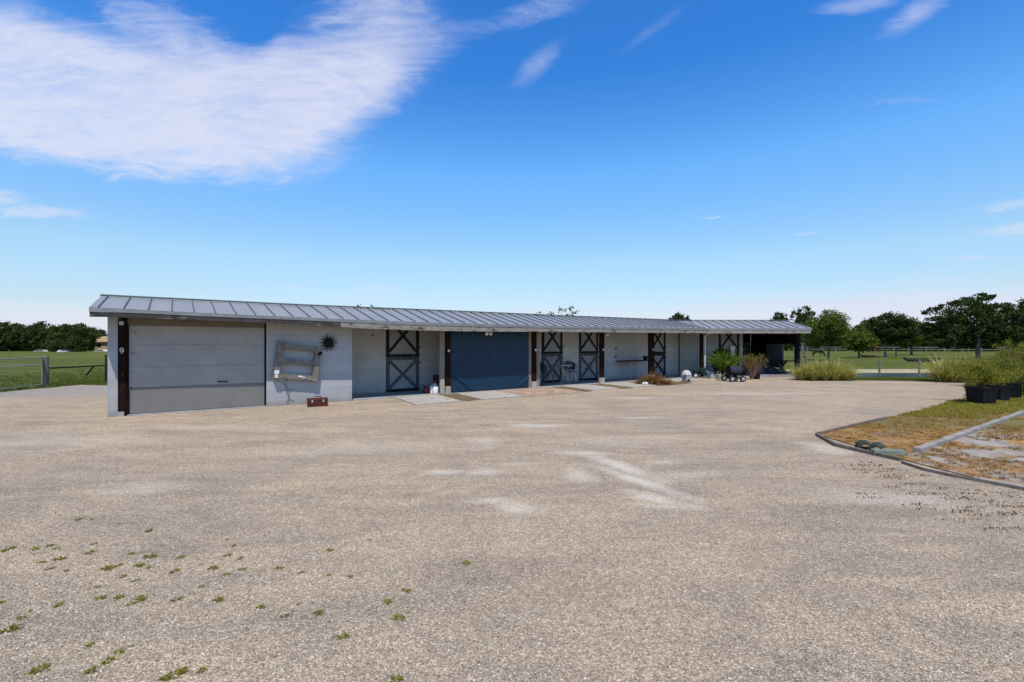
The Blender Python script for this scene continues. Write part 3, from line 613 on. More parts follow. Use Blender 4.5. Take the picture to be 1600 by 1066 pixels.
# white metal hook on the first post
s9 = S(190.2, -.02); g = MB(FM); z9 = zat(546.5, B(s9, 0)); g.tube([(s9+.028*math.cos(R(k)), -.035, z9+.032*math.sin(R(k))) for k in range(0, 361, 30)] + [(s9+.028, -.035, z9-.03), (s9+.012, -.035, z9-.075), (s9-.018, -.035, z9-.07)], .011, 6)
tag(g.build('hook', M['white'], p1))
def floodlight(s, y, z, n, frame, name='flood_light'):
    g = MB(frame); g.box(s-.04, s+.04, y-.02, y+.03, z+.02, z+.06); f = g.build(name, M['whitewood'], barn)
    for k in range(n):
        dx = (k-(n-1)/2)*.14; g = MB(frame); g.tube([(s+dx*.3, y, z+.03), (s+dx, y-.05, z-.02), (s+dx*1.2, y-.12, z-.07)], [.022, .045, .055], 12); g.build('lamp_head', M['white'], f)
sF = S(761, -.05); floodlight(sF, -.05, zat(519, B(sF, -.05)), 2, FM)
sF = S(946, -.05); floodlight(sF, -.05, zat(521, B(sF, -.05)), 1, FM)
# small utility box, white, on the end stall door
xm = WX(1145.5, REC-.2); zt = zat(541, W(xm, REC-.2)); zb_ = zat(555, W(xm, REC-.2)); g = MB(FW); g.box(xm-.10, xm+.12, REC-.16, REC-.03, zb_, zt); o = g.build('utility_box', M['white'], barn, bevel=.01)
g = MB(FW); g.lathe([(.05, 0), (.05, -.1), (.02, -.12)], (xm+.05, REC-.09, zb_), 12); g.build('meter', M['galv'], o)
# dark slats of the feed rack inside the shelter
g = MB(FW)
for k in range(3): g.box(WX(1163, REC)+k*.13, WX(1163, REC)+.03+k*.13, REC-.05, REC-.02, .1, 1.6)
for z in (.5, .9, 1.3, 1.6): g.box(WX(1163, REC), WX(1163, REC)+.3, REC-.055, REC-.05, z, z+.03)
g.build('rack', simple('rack_wood', (.08, .07, .07), None, 5), barn)
g = MB(FW); g.box(WX(1187), EX1-.38, -.02, .10, .05, .14); g.build('shelter_sill', M['timber_edge'], barn)
# wall holes/outlets
for px, py in ((962, 545), (962, 557.5)):
    s = S(px, REC); z = zat(py, B(s, REC)); g = MB(FM); g.box(s-.03, s+.03, REC-.03, REC, z-.045, z+.045); g.build('outlet', M['blackmetal'], barn, bevel=.004)
s = S(582, REC); g = MB(FM); z = zat(524, B(s, REC)); g.ball((s, REC-.01, z), .03); g.build('outlet', M['blackmetal'], barn)
s = S(1058, REC); g = MB(FM); z = zat(529, B(s, REC)); g.ball((s, REC-.01, z), .03); g.build('outlet', M['blackmetal'], barn)
g = MB(FM); s = S(193); g.ball((s, -.01, zat(498.5, B(s, 0))-.0), .018); g.build('outlet', M['blackmetal'], barn)
# thin conduit in the angle of the wings
g = MB(FM); g.tube([(SB-.05, REC-.04, .04), (SB-.05, REC-.04, 2.5)], .022, 8); g.build('conduit', M['brownwood'], barn)

# ------------------------------------------------------------------ tarp
t0, t1 = S(704.5, .06), S(826, .03); zt0 = 2.075
def tf(u, v):
    s = t0+(t1-t0)*u; z = .045+(zt0-.045)*v
    y = .03 + .005*math.sin(u*23+v*3) + .005*math.sin(u*9-v*5)
    k = (u+v*1.1); y -= .035*math.exp(-((u*1.15+v*.95-.30)/.028)**2)*(u < .35); y += .02*math.exp(-((u*1.15+v*.95-.25)/.03)**2)*(u < .35)
    y -= .030*math.exp(-(((1-u)*1.0+v*1.15-.19)/.02)**2)*(u > .7)
    for q in range(6): y -= .018*math.exp(-((u-.08-q*.17-(1-v)*.35)/.012)**2)*max(0, v-.78)*4
    z += .004*math.sin(u*17)*(1-v) - .02*abs(math.sin(u*math.pi*5))*v
    return (s, y, z)
g = MB(FM); g.grid(tf, 90, 50)
g.M = FM
o = g.build('tarp', M['tarp'], smooth=True, solid=.004); o.location = O; tag(o, 'dark blue tarp hung like a curtain between two porch posts', 'tarp')

# ------------------------------------------------------------------ apron of concrete pads
def pad(s0, s1, n0, n1, z, mat, name, lab, skew=.0, grp=None):
    g = MB(FM); c = B((s0+s1)/2, -(n0+n1)/2); h = (s1-s0)/2; w = (n1-n0)/2
    g.hexa([(-h-skew, -w, 0), (h-skew, -w, 0), (h, w, 0), (-h, w, 0), (-h-skew, -w, z), (h-skew, -w, z), (h, w, z), (-h, w, z)])
    o = g.build(name, mat, loc=c, bevel=.008); return tag(o, lab, 'paving', grp)
G = 'concrete pads laid along the porch'
pad(6.42, 7.75, .03, 1.95, .030, M['concrete'], 'concrete_pad', 'pale concrete pad nearest the stall door with the grey lower cross', .2, G)
pad(8.45, 9.9, .03, 1.90, .026, M['concrete'], 'concrete_pad', 'pale concrete pad in front of the blue tarp', .2, G)
pad(9.93, 11.0, .03, 1.92, .022, M['stained'], 'concrete_pad', 'soil stained concrete pad under the right end of the blue tarp', .2, G)
pad(11.03, 12.3, .03, 1.95, .020, M['stained'], 'concrete_pad', 'orange stained concrete pad in front of the bistro table', .2, G)
pad(12.9, 14.2, .03, 1.75, .026, M['concrete'], 'concrete_pad', 'pale concrete pad in front of the faded purplish stall door', .2, G)
pad(14.9, 16.3, .03, 1.75, .026, M['concrete'], 'concrete_pad', 'pale concrete pad in front of the narrow workbench', .2, G)
pad(18.5, 20.2, .03, 1.2, .020, M['concrete'], 'concrete_pad', 'pale concrete pad between the dead brush heap and the green spreader', .2, G)
for a, b in ((7.78, 8.42), (12.33, 12.87), (14.23, 14.87), (16.33, 18.47)):
    g = MB(FM); g.grid(lambda u, v: (a+(b-a)*u-.2*v, -.03-1.85*v, .012+.01*math.sin(u*7+v*11)), 6, 14); o = g.build('soil_strip', M['soil'], loc=O); struct(o)

# ------------------------------------------------------------------ ornaments and objects on the panel wall
def wallz(px, py, y=0): s = S(px, y); return s, zat(py, B(s, y))
sc_, zc_ = wallz(513.5, 536, -.03)
root = empty('sun_ornament', B(sc_, -.03, zc_), TH, 'black metal sun face ornament with wavy rays on the grey wall', 'ornament')
g = MB(); g.lathe([(.10, .012), (.10, -.0), (.085, -.02), (.03, -.03)], (0, 0, 0), 20, 'y'); g.build('disc', M['blackmetal'], root, smooth=True)
for k in range(14):
    a0 = 2*math.pi*k/14; L = []
    for q in range(6):
        r_ = .08+.175*q/5; a = a0 + .09*math.sin(q*1.5); w_ = .026*(1-q/5.2); L.append((r_, a, w_))
    poly = [(r_*math.cos(a)-w_*math.sin(a), r_*math.sin(a)+w_*math.cos(a)) for r_, a, w_ in L] + [(r_*math.cos(a)+w_*math.sin(a), r_*math.sin(a)-w_*math.cos(a)) for r_, a, w_ in L[::-1]]
    g = MB(); g.prism(poly, -.006, .004, 'y'); g.build('ray', M['blackmetal'], root)
sA, zA = wallz(432.4, 533.5, -.12); sB_, zB = wallz(500.5, 541.4, -.12); sC, zC = wallz(428.4, 590.4, -.12)
wf, hf = math.hypot(sB_-sA, zA-zB), zA-zC; tilt = math.atan2(zB-zA, sB_-sA)
mid = ((sA+sB_)/2+(sC-sA)/2, (zA+zB)/2-hf/2)
root = empty('window_frame', B(mid[0], -.12, mid[1]), TH, 'tilted weathered wooden window frame with three rails hung on the wall', 'frame'); root.rotation_euler = (0, 0, TH)
# tilt the members in the wall plane
MT = Matrix.Rotation(-tilt, 4, 'Y')
for x0, x1, z0, z1, nm in ((-wf/2, -wf/2+.135, -hf/2-.02, hf/2+.02, 'stile'), (wf/2-.13, wf/2, -hf/2-.02, hf/2-.02, 'stile')):
    g = MB(MT); g.box(x0, x1, -.035, .095, z0, z1); g.build(nm, M['oldwood'], root, bevel=.008)
for z0, z1 in ((hf/2-.15, hf/2-.03), (-.065, .055), (-hf/2-.0, -hf/2+.12)):
    g = MB(MT); g.box(-wf/2+.1355, wf/2-.1305, -.03, .09 if z0 < -.2 else .03, z0, z1); g.build('rail', M['oldwood'], root, bevel=.006)
for x in (-wf/2+.06, wf/2-.06):
    g = MB(MT); g.bar((x, .035, -hf/2+.1), (x, .115, -hf/2-.02), .06, .05, (1, 0, 0)); g.bar((x, .035, hf/2-.15), (x, .115, hf/2-.15), .05, .05, (1, 0, 0)); g.build('bracket', M['oldwood'], root)
g = MB(MT); g.ball((wf/2-.03, -.055, hf/2-.20), .05, 1, .6, .8, jit=.2); g.ball((wf/2-.0, -.05, hf/2-.17), .035, jit=.2); g.build('metal_bird', M['blackmetal'], root)
g = MB(MT); g.box(-wf/2+.01, -wf/2+.12, -.045, -.035, -hf/2+.10, -hf/2+.19); g.box(-wf/2+.035, -wf/2+.10, -.05, -.035, -hf/2+.0, -hf/2+.085); g.build('lichen_patch', M['white'], root, bevel=.01)
g = MB(MT); g.ball((.1, -.035, -hf/2+.08), .035, 1.6, .3, .7, jit=.2, seed=3); g.ball((.19, -.035, -hf/2+.06), .03, 1.2, .3, .7, jit=.2, seed=4); g.build('lichen_patch', M['white'], root)
# grey branching mark on the wall, built from thin tubes
sv, zv = wallz(451, 600, -.01); g = MB()
def mark(p, ang, L, r_, d, rn):
    q = p; pts = [q]
    for i in range(4):
        ang += rn.uniform(-.25, .25); q = (q[0]+math.cos(ang)*L/4, -.008, q[2]+math.sin(ang)*L/4); pts.append(q)
    g.tube(pts, [r_, r_*.9, r_*.8, r_*.65, r_*.5], 5)
    if d > 0:
        for k in range(2): mark(pts[rn.choice((2, 3, 4))], ang+rn.uniform(-1, 1), L*.6, r_*.55, d-1, rn)
rn = random.Random(5); mark((0, -.008, .0), R(90), .42, .012, 2, rn); mark((0, -.008, .02), R(60), .2, .008, 1, rn); mark((0, -.008, .05), R(120), .2, .008, 1, rn)
for k in (-50, -80, -115): mark((0, -.008, 0.02), R(k), .16, .007, 0, rn)
o = g.build('wall_mark', simple('wall_mark', (.22, .22, .22), (.14, .14, .14), 9)); o.location = B(sv, 0, .16); o.rotation_euler = (0, 0, TH); tag(o, 'small grey branching mark on the wall under the wooden frame', 'mark')
# toolbox
p = gpt(496, 635); root = empty('toolbox', p, TH-R(6), 'rusty red metal toolbox with a carrying handle on the gravel by the wall', 'toolbox')
g = MB(); g.box(-.235, .235, -.09, .09, 0, .15); g.build('body', M['redbox'], root, bevel=.008)
g = MB(); g.prism([(-.095, .152), (.095, .152), (.085, .19), (.035, .215), (-.035, .215), (-.085, .19)], -.24, .24, 'x'); g.build('lid', M['redbox'], root, bevel=.004)
g = MB(); g.tube([(-.09, 0, .214), (-.08, 0, .25), (.08, 0, .25), (.09, 0, .214)], .011, 8); g.build('handle', M['redbox'], root)
for x in (-.13, .13): g = MB(); g.box(x-.02, x+.02, -.104, -.09, .11, .175); g.build('clasp', M['galv'], root)

# ------------------------------------------------------------------ porch objects
SL = .036
def PB(px, y, z=SL): return B(S(px, y), y, z)
# red fuel can
root = empty('fuel_can', PB(667.5, .35), TH, 'small red fuel can on the porch slab left of the white jug', 'fuel can')
g = MB(); g.prism([(-.11, 0), (.11, 0), (.115, .14), (.07, .20), (-.04, .21), (-.11, .16)], -.07, .07, 'y'); g.build('body', M['redplastic'], root, bevel=.02)
g = MB(); g.tube([(-.02, 0, .20), (-.02, 0, .25), (.06, 0, .25), (.07, 0, .19)], .012, 8); g.build('handle', M['redplastic'], root)
g = MB(); g.tube([(-.07, 0, .17), (-.10, 0, .24), (-.16, 0, .28)], [.016, .013, .01], 8); g.build('spout', M['black'], root)
# white jugs
def jug(px, y, h, r_, lab, extra=None):
    root = empty('jug', PB(px, y), TH, lab, 'jug'); g = MB(); g.lathe([(r_*.95, 0), (r_, .02), (r_, h*.75), (r_*.75, h*.9), (r_*.3, h), (r_*.3, h*1.04)], n=18); g.build('body', M['white'], root, smooth=True)
    g = MB(); g.lathe([(r_*.36, h*1.04), (r_*.36, h*1.1)], n=12); g.build('cap', M['blackmetal'], root)
    g = MB(); g.tube([(r_*.3, 0, h*.95), (r_*.9, 0, h*.98), (r_*1.05, 0, h*.7)], .012, 6); g.build('handle', M['white'], root)
jug(674.5, .20, .24, .055, 'narrow white plastic jug beside the red fuel can')
jug(680.5, .06, .22, .085, 'round white enamel jug at the porch edge under a lantern')
root = empty('lantern', PB(679.5, .22, SL), TH, 'small pale glass lantern with a wire bail behind the round white jug', 'lantern')
g = MB(); g.lathe([(.06, 0), (.065, .12), (.05, .14)], n=14); g.build('base', M['blackmetal'], root); g = MB(); g.lathe([(.045, .142), (.065, .20), (.06, .26), (.035, .31)], n=16); g.build('globe', M['glasswhite'], root, smooth=True)
g = MB(); g.tube([(-.065, 0, .14)] + [(.07*math.cos(a), 0, .27+.09*math.sin(a)) for a in [R(k) for k in range(180, -1, -30)]] + [(.065, 0, .14)], .005, 5); g.build('bail', M['galv'], root)
# brown bin and leaning tools
root = empty('bin', PB(684.5, .62), TH, 'rusty brown metal bin holding long tools beside the first porch post', 'bin')
g = MB(); g.lathe([(.14, 0), (.165, .52), (.175, .53), (.175, .55)], n=20); g.build('body', M['rustbrown'], root, smooth=False); g = MB(); g.lathe([(.176, .30), (.18, .31), (.176, .32)], n=20); g.build('hoop', M['blackmetal'], root)
def leaning(name, px, y, lean, L, mat, lab, head):
    root = empty(name, PB(px, y), TH, lab, name.replace('_', ' ')); g = MB(); g.tube([(0, 0, .25), (lean, .05, L)], .014, 8); g.build('handle', mat, root); head(root)
def broomhead(root): g = MB(); g.hexa([(-.12, -.03, 0), (.12, -.03, 0), (.12, .03, 0), (-.12, .03, 0), (-.04, -.02, .26), (.04, -.02, .26), (.04, .02, .26), (-.04, .02, .26)]); g.build('bristles', M['leaf_dry'], root)
def shovelhead(root): g = MB(); g.grid(lambda u, v: ((u-.5)*.2*(.35+.65*min(1, v*2.2)), .02*math.cos((u-.5)*3), v*.28), 6, 6); g.build('blade', M['galv'], root, solid=.006)
def rakehead(root):
    g = MB(); g.tube([(-.18, 0, .06), (.18, 0, .06)], .01, 6); 
    for k in range(9): g.tube([(-.17+k*.0425, 0, .06), (-.17+k*.0425, -.04, 0)], .005, 4)
    g.tube([(0, 0, .06), (0, 0, .27)], .009, 6); g.build('tines', M['galv'], root)
leaning('broom', 690.5, .30, .0, 1.25, M['galv'], 'straw broom with a pale handle leaning left of the first porch post', broomhead)
leaning('shovel', 687.0, .42, -.02, 1.40, M['greyplastic'], 'shovel with a white handle standing by the rusty brown bin', shovelhead)
leaning('rake', 693.5, .30, .04, 1.32, M['oldwood'], 'rake with a wooden handle leaning against the first porch post', rakehead)
g = MB(); g.box(-.07, .07, -.02, .02, 0, .44); o = g.build('board', M['whitewood'], bevel=.004); o.location = PB(691, -.005, .036); o.rotation_euler = (0, 0, TH); tag(o, 'short flaking white board standing against the first porch post', 'board')

# bistro set
def chair(name, loc, rz, lab, mat):
    root = empty(name, loc, rz, lab, 'chair', 'metal chairs at the bistro table')
    g = MB(); g.lathe([(.19, .43), (.21, .435), (.21, .455), (.18, .46)], n=20); g.build('seat', mat, root)
    g = MB(); A = [R(a) for a in range(-20, 201, 20)]
    g.tube([(.24*math.cos(a), .24*math.sin(a), .66+.20*max(0, math.sin(a))) for a in A], .013, 8); g.build('backrest_hoop', mat, root)
    g = MB(); g.grid(lambda u, v: (.235*math.cos(R(20+140*u)), .235*math.sin(R(20+140*u)), .50+v*(.14+.20*math.sin(R(20+140*u)))), 12, 4); g.build('backrest', mat, root, solid=.008)
    for sx_, sy_ in ((-1, -1), (1, -1), (-1, 1), (1, 1)):
        g = MB(); g.tube([(.15*sx_, .15*sy_, .44), (.22*sx_, .22*sy_, 0)], .012, 8); g.build('leg', mat, root)
    for sx_ in (-1, 1):
        g = MB(); g.tube([(.15*sx_, -.15, .44), (.235*sx_, -.1, .66)], .011, 8); g.build('arm_support', mat, root)
    return root
chair('patio_chair', PB(854, .55), TH+R(78), 'dark teal metal chair left of the bistro table, nearest the porch post', M['tealmetal'])
chair('patio_chair', PB(893, .98), TH+R(-12), 'dark teal barrel backed metal chair behind the bistro table', M['tealmetal'])
root = empty('bistro_table', PB(881, .55), TH, 'small round bistro table with a pale top between two teal chairs on the porch', 'table')
g = MB(); g.lathe([(.32, .715), (.33, .72), (.33, .738), (.32, .742)], n=28); g.build('table_top', M['galv'], root)
for k in range(3):
    a = R(90+120*k); g = MB(); g.tube([(.2*math.cos(a), .2*math.sin(a), .715), (.05*math.cos(a), .05*math.sin(a), .38), (.25*math.cos(a), .25*math.sin(a), 0)], .012, 8); g.build('leg', M['greyplastic'], root)
# workbench table
root = empty('workbench', B((S(972, 1.05)+S(1006, 1.05))/2, 1.05, SL), TH, 'narrow dark topped workbench with thin pipe legs against the porch wall', 'workbench')
Lb = S(1010, 1.05)-S(972, 1.05); g = MB(); g.box(-Lb/2, Lb/2, -.25, .28, .78, .815); g.build('bench_top', M['darkrail'], root, bevel=.004)
for x in (-Lb/2+.42, Lb/2-.3):
    for y in (-.2, .2): g = MB(); g.tube([(x, y, 0), (x, y, .78)], .018, 8); g.build('leg', M['galv'], root)
g = MB(); g.tube([(-Lb/2+.42, -.2, .76), (Lb/2-.3, -.2, .76)], .014, 8); g.build('stretcher', M['galv'], root)
root = empty('bucket', B(S(1007, 1.05), 1.0, SL+.816), TH, 'small black bucket on the right end of the workbench', 'bucket')
g = MB(); g.lathe([(.09, 0), (.12, .17), (.125, .18)], n=16); g.build('body', M['black'], root); g = MB(); g.tube([(.12*math.cos(R(a)), 0, .17+.08*math.sin(R(a))) for a in range(0, 181, 30)], .005, 5); g.build('handle', M['blackmetal'], root)

# ------------------------------------------------------------------ vegetation builders
def quads(name, P, A, Bv, mat, parent=None, loc=(0, 0, 0), rz=0):
    """one small leaf quad per row: centre P, half axes A and Bv"""
    n = len(P); v = np.empty((n, 4, 3), np.float32); v[:, 0] = P-A; v[:, 1] = P-Bv*.6; v[:, 2] = P+A; v[:, 3] = P+Bv*.6
    me = bpy.data.meshes.new(name); me.vertices.add(n*4); me.vertices.foreach_set('co', v.ravel()); me.loops.add(n*4); me.loops.foreach_set('vertex_index', np.arange(n*4, dtype=np.int32))
    me.polygons.add(n); me.polygons.foreach_set('loop_start', np.arange(0, n*4, 4, dtype=np.int32)); me.polygons.foreach_set('loop_total', np.full(n, 4, np.int32)); me.update(calc_edges=True); me.validate()
    return linkmesh(name, me, mat, parent, loc, rz)
def rdir(rg, n):
    d = rg.normal(size=(n, 3)); return d/np.linalg.norm(d, axis=1, keepdims=True)
def crown_pts(rg, lobes, n, clump=26, tight=.17):
    L = np.array(lobes, float); wgt = (L[:, 3]*L[:, 4]*L[:, 5])**.66; wgt /= wgt.sum(); out = []
    for lo, w_ in zip(L, wgt):
        k = max(4, int(clump*w_*len(L))); d = rdir(rg, k); rr = .55+.45*rg.random((k, 1))**.5; c = lo[:3]+d*rr*lo[3:]
        m = int(n*w_); i = rg.integers(0, k, m); sz = (.6+.8*rg.random(k))[i][:, None]
        out.append(c[i]+rg.normal(size=(m, 3))*lo[3:]*tight*sz*np.array([1, 1, .75]))
    return np.concatenate(out)
def foliage(name, rg, pts, size, mat, parent=None, loc=(0, 0, 0), flat=.5):
    n = len(pts); a = rdir(rg, n); b = np.cross(a, rdir(rg, n)); b /= np.linalg.norm(b, axis=1, keepdims=True)+1e-6; s = size*(.6+.8*rg.random((n, 1)))
    return quads(name, pts, a*s*.62, b*s*.8, mat, parent, loc)
def trunk(name, root, h, r_, limbs, mat, seed=0, lean=(0, 0), fork=.35):
    rn = random.Random(seed); g = MB(); top = (lean[0], lean[1], h*.75)
    pts = [(0, 0, -.1), (0, 0, .05*h), (lean[0]*.3+rn.uniform(-.1, .1), lean[1]*.3, h*.25), (lean[0]*.6, lean[1]*.6+rn.uniform(-.1, .1), h*.5), top]
    g.tube(pts, [r_*1.35, r_*1.05, r_*.9, r_*.65, r_*.25], 9)
    for e in limbs:
        z = h*rn.uniform(fork-.1, fork+.2); b0 = (lean[0]*z/h, lean[1]*z/h, z); e = Vector(e); b0 = Vector(b0); m = b0.lerp(e, .5)+Vector((rn.uniform(-.15, .15), rn.uniform(-.15, .15), rn.uniform(0, .25)))*h*.08*4
        g.tube([b0, m, e], [r_*.5, r_*.3, r_*.1], 6)
        for q in range(2):
            e2 = m.lerp(e, .5)+Vector((rn.uniform(-1, 1), rn.uniform(-1, 1), rn.uniform(.1, .8)))*h*.12; g.tube([m.lerp(e, rn.uniform(0, .5)), e2], [r_*.2, r_*.05], 5)
    return g.build(name, mat, root, smooth=True)
def tree(name, loc, h, rx, zc0, lobes_n, n, size, leaf, bark, seed, label, cat='tree', group=None, tr=.16, lean=(0, 0), tight=.17, clump=26, ry=None, lobes=None, low=.42):
    rg = np.random.default_rng(seed); rn = random.Random(seed); ry = ry or rx*.9
    root = empty(name, loc, 0, label, cat, group)
    if lobes is None:
        lobes = []; hc = h-zc0
        for i in range(lobes_n):
            a = 2*math.pi*i/lobes_n+rn.uniform(-.4, .4); q = rn.uniform(.35, .68); zz = zc0+hc*rn.uniform(low, .68)
            lobes.append((rx*q*math.cos(a)+lean[0], ry*q*math.sin(a)+lean[1], zz, rx*rn.uniform(.34, .5), ry*rn.uniform(.34, .5), hc*rn.uniform(.22, .34)))
        lobes.append((lean[0]+rn.uniform(-.1, .1)*rx, lean[1], zc0+hc*.76, rx*.42, ry*.42, hc*.26))
        lobes.append((lean[0], lean[1], zc0+hc*.45, rx*.6, ry*.6, hc*.32))
    trunk('trunk', root, h, tr, [(l[0]*.9, l[1]*.9, l[2]) for l in lobes], bark, seed, lean)
    pts = crown_pts(rg, lobes, n, clump, tight); pts = pts[pts[:, 2] > zc0*.75]
    foliage('crown', rg, pts, size, leaf, root); return root
def blades(name, rg, n, h, spread, w_, mat, parent=None, loc=(0, 0, 0), droop=.5, rx=1, ry=1, base=.25, hv=.4, cen=None):
    """arching strap leaves, three segments each"""
    a = rg.random(n)*2*math.pi; rb = np.sqrt(rg.random(n))*base*spread; L = h*(1-hv+2*hv*rg.random(n)); out = spread*(.3+.7*rg.random(n))*(1-base)
    ofs = np.array(cen or [(0, 0, 1)]); pk = rg.integers(0, len(ofs), n); sc_k = ofs[pk, 2]; L = L*sc_k
    tmax = min(1.5, math.atan2(spread, h)*1.45); th = tmax*rg.random(n)**.75; L = L*(1+.35*np.sin(th))
    ks = [0, .35, .7, 1]; V = []; dx, dy = np.cos(a), np.sin(a); bx, by = rb*dx*rx+ofs[pk, 0], rb*dy*ry+ofs[pk, 1]; tw = a+rg.normal(size=n)*.9
    for k in ks:
        r_ = L*np.sin(th)*(k+.12*droop*k*k); z = L*(np.cos(th)*k - droop*.38*np.sin(th)*k*k + .12*np.sin(th)*k*(1-k)*4); ww = w_*(1-.85*k**2); cx, cy = bx+dx*r_*rx, by+dy*r_*ry
        V.append(np.stack([cx-np.sin(tw)*ww, cy+np.cos(tw)*ww, np.maximum(z, .004)], 1)); V.append(np.stack([cx+np.sin(tw)*ww, cy-np.cos(tw)*ww, np.maximum(z, .004)], 1))
    v = np.stack(V, 1).reshape(-1, 3); idx = []
    F = np.arange(n)[:, None]*8; f = np.concatenate([F+np.array([[2*i, 2*i+1, 2*i+3, 2*i+2]]) for i in range(3)], 0)
    me = bpy.data.meshes.new(name); me.vertices.add(len(v)); me.vertices.foreach_set('co', v.astype(np.float32).ravel()); me.loops.add(f.size); me.loops.foreach_set('vertex_index', f.astype(np.int32).ravel())
    me.polygons.add(len(f)); me.polygons.foreach_set('loop_start', np.arange(0, f.size, 4, dtype=np.int32)); me.polygons.foreach_set('loop_total', np.full(len(f), 4, np.int32)); me.update(calc_edges=True)
    return linkmesh(name, me, mat, parent, loc)

RG = np.random.default_rng(11)
# ------------------------------------------------------------------ things by the end wing
# dead brush heap
p = gpt(1019, 601); o = blades('brush_heap', RG, 1500, .28, .34, .008, M['leaf_brush'], loc=p, droop=1.0, base=.4, hv=.6, cen=[(-.45, 0, .7), (-.2, .1, 1.2), (.05, -.05, 1.4), (.3, .1, 1.2), (.55, 0, .8), (.1, .25, 1.3)]); tag(o, 'heap of dead brown brush on the ground by the porch', 'brush heap')
root = empty('rock', gpt(1008, 602), 0, 'small white rock in front of the dead brush heap', 'rock'); root_o = MB().ball((0, 0, .06), .13, 1, .7, .5, 2, .12, 2).build('stone', M['white'], root)
p = gpt(1019, 594); o = blades('weed_clump', RG, 60, .55, .22, .006, M['leaf_dry'], loc=p, droop=.1); tag(o, 'dry upright weed stalks at the foot of the fifth porch post', 'weed')
# rounded grey box (D-shaped drum)
root = empty('plastic_housing', gpt(1072, 597), R(22), 'pale grey weathered dome shaped housing between the brush heap and the green spreader', 'housing')
g = MB(); g.ball((.03, .02, .25), .235, .84, .95, 1.08, 3, .012, 5)
for v in g.bm.verts: v.co.z = max(v.co.z, .05)
g.build('shell', M['greyplastic'], root, smooth=True)
g = MB(); g.box(-.17, .03, -.225, -.05, .05, .30); g.build('front_panel', simple('shaded_grey_plastic', (.36, .35, .33), (.27, .26, .25), 8, .7), root, bevel=.02)
g = MB(); g.hexa([(-.20, -.25, .30), (.04, -.25, .30), (.04, -.05, .30), (-.20, -.05, .30), (-.16, -.20, .37), (.02, -.20, .37), (.02, -.05, .40), (-.16, -.05, .40)]); g.build('hood', M['greyplastic'], root, bevel=.012)
g = MB(); g.box(-.13, -.02, -.232, -.2245, .06, .12); g.build('opening', M['blackmetal'], root)
g = MB(); g.box(-.20, .20, -.18, .18, 0, .052); g.build('base', simple('dirty_base', (.22, .21, .18), (.13, .12, .10), 8, .8), root, bevel=.01)
def wheel(root, x, y, r_, w_, rim, ax='y'):
    g = MB(); g.lathe([(r_*.6, -w_/2), (r_*.95, -w_/2), (r_, -w_/4), (r_, w_/4), (r_*.95, w_/2), (r_*.6, w_/2)], (x, y, r_), 24, ax); o = g.build('wheel', M['rubber'], root)
    g = MB(); g.lathe([(r_*.6, -w_/2-.012), (r_*.55, -w_/2-.004), (r_*.2, -w_/2-.008), (r_*.18, -w_/2-.025), (.01, -w_/2-.025)], (x, y, r_), 20, ax); g.build('rim', rim, o)
# broadcast spreader
root = empty('broadcast_spreader', gpt(1093, 590.5), R(0), 'green broadcast spreader with two white wheels by the corner post', 'spreader')
wheel(root, -.19, 0, .13, .06, M['white']); wheel(root, .10, .25, .13, .06, M['white'])
g = MB(); g.tube([(-.19, 0, .13), (.10, .25, .13)], .014, 8); g.build('axle', M['blackmetal'], root)
g = MB(); g.lathe([(.05, .20), (.21, .42), (.225, .43), (.225, .46), (.20, .46)], (.15, .0, 0), 4); g.build('hopper', M['teal'], root, bevel=.01)
g = MB(); g.tube([(-.05, .1, .16), (.15, 0, .30), (.42, -.05, .55)], .014, 8); g.tube([(.42, -.05, .55), (.40, .15, .60)], .014, 8); g.build('push_handle', M['blackmetal'], root)
g = MB(); g.tube([(.18, -.02, .25), (.42, -.04, .03)], .012, 8); g.build('kickstand', M['teal'], root)
g = MB(); g.hexa([(-.3, -.1, .24), (-.05, -.1, .22), (-.05, .1, .22), (-.3, .1, .24), (-.28, -.08, .36), (-.06, -.08, .34), (-.06, .08, .34), (-.28, .08, .36)]); g.build('engine_cover', M['black'], root, bevel=.02)
# watering cans
def can(px, py, r_, h, mat, lab, flip=1):
    root = empty('watering_can', gpt(px, py), R(0), lab, 'watering can'); g = MB(); g.lathe([(r_, 0), (r_*.96, .01), (r_*.9, h), (r_*.6, h*1.1)], n=20); g.build('body', mat, root)
    g = MB(); g.tube([(flip*r_*.8, 0, h*.25), (flip*r_*1.8, 0, h*1.05), (flip*r_*2.0, 0, h*1.2)], [.025, .016, .014], 8); g.tube([(flip*r_*2.0, 0, h*1.2), (flip*r_*2.25, 0, h*1.35)], [.02, .05], 10); g.build('spout', mat, root)
    g = MB(); g.tube([(-flip*r_*.85, 0, h*.3), (-flip*r_*1.5, 0, h*.9), (-flip*r_*.6, 0, h*1.5), (flip*r_*.3, 0, h*1.45), (flip*r_*.4, 0, h*1.08)], .010, 6); g.build('handle', mat, root)
can(1112.5, 592, .12, .19, M['galv'], 'grey galvanised watering can right of the green spreader')
can(1124.5, 595, .11, .26, simple('olive_cream_enamel', (.30, .30, .20), (.2, .2, .13), 8, .6), 'tall olive cream watering can left of the hose reel cart', 1)
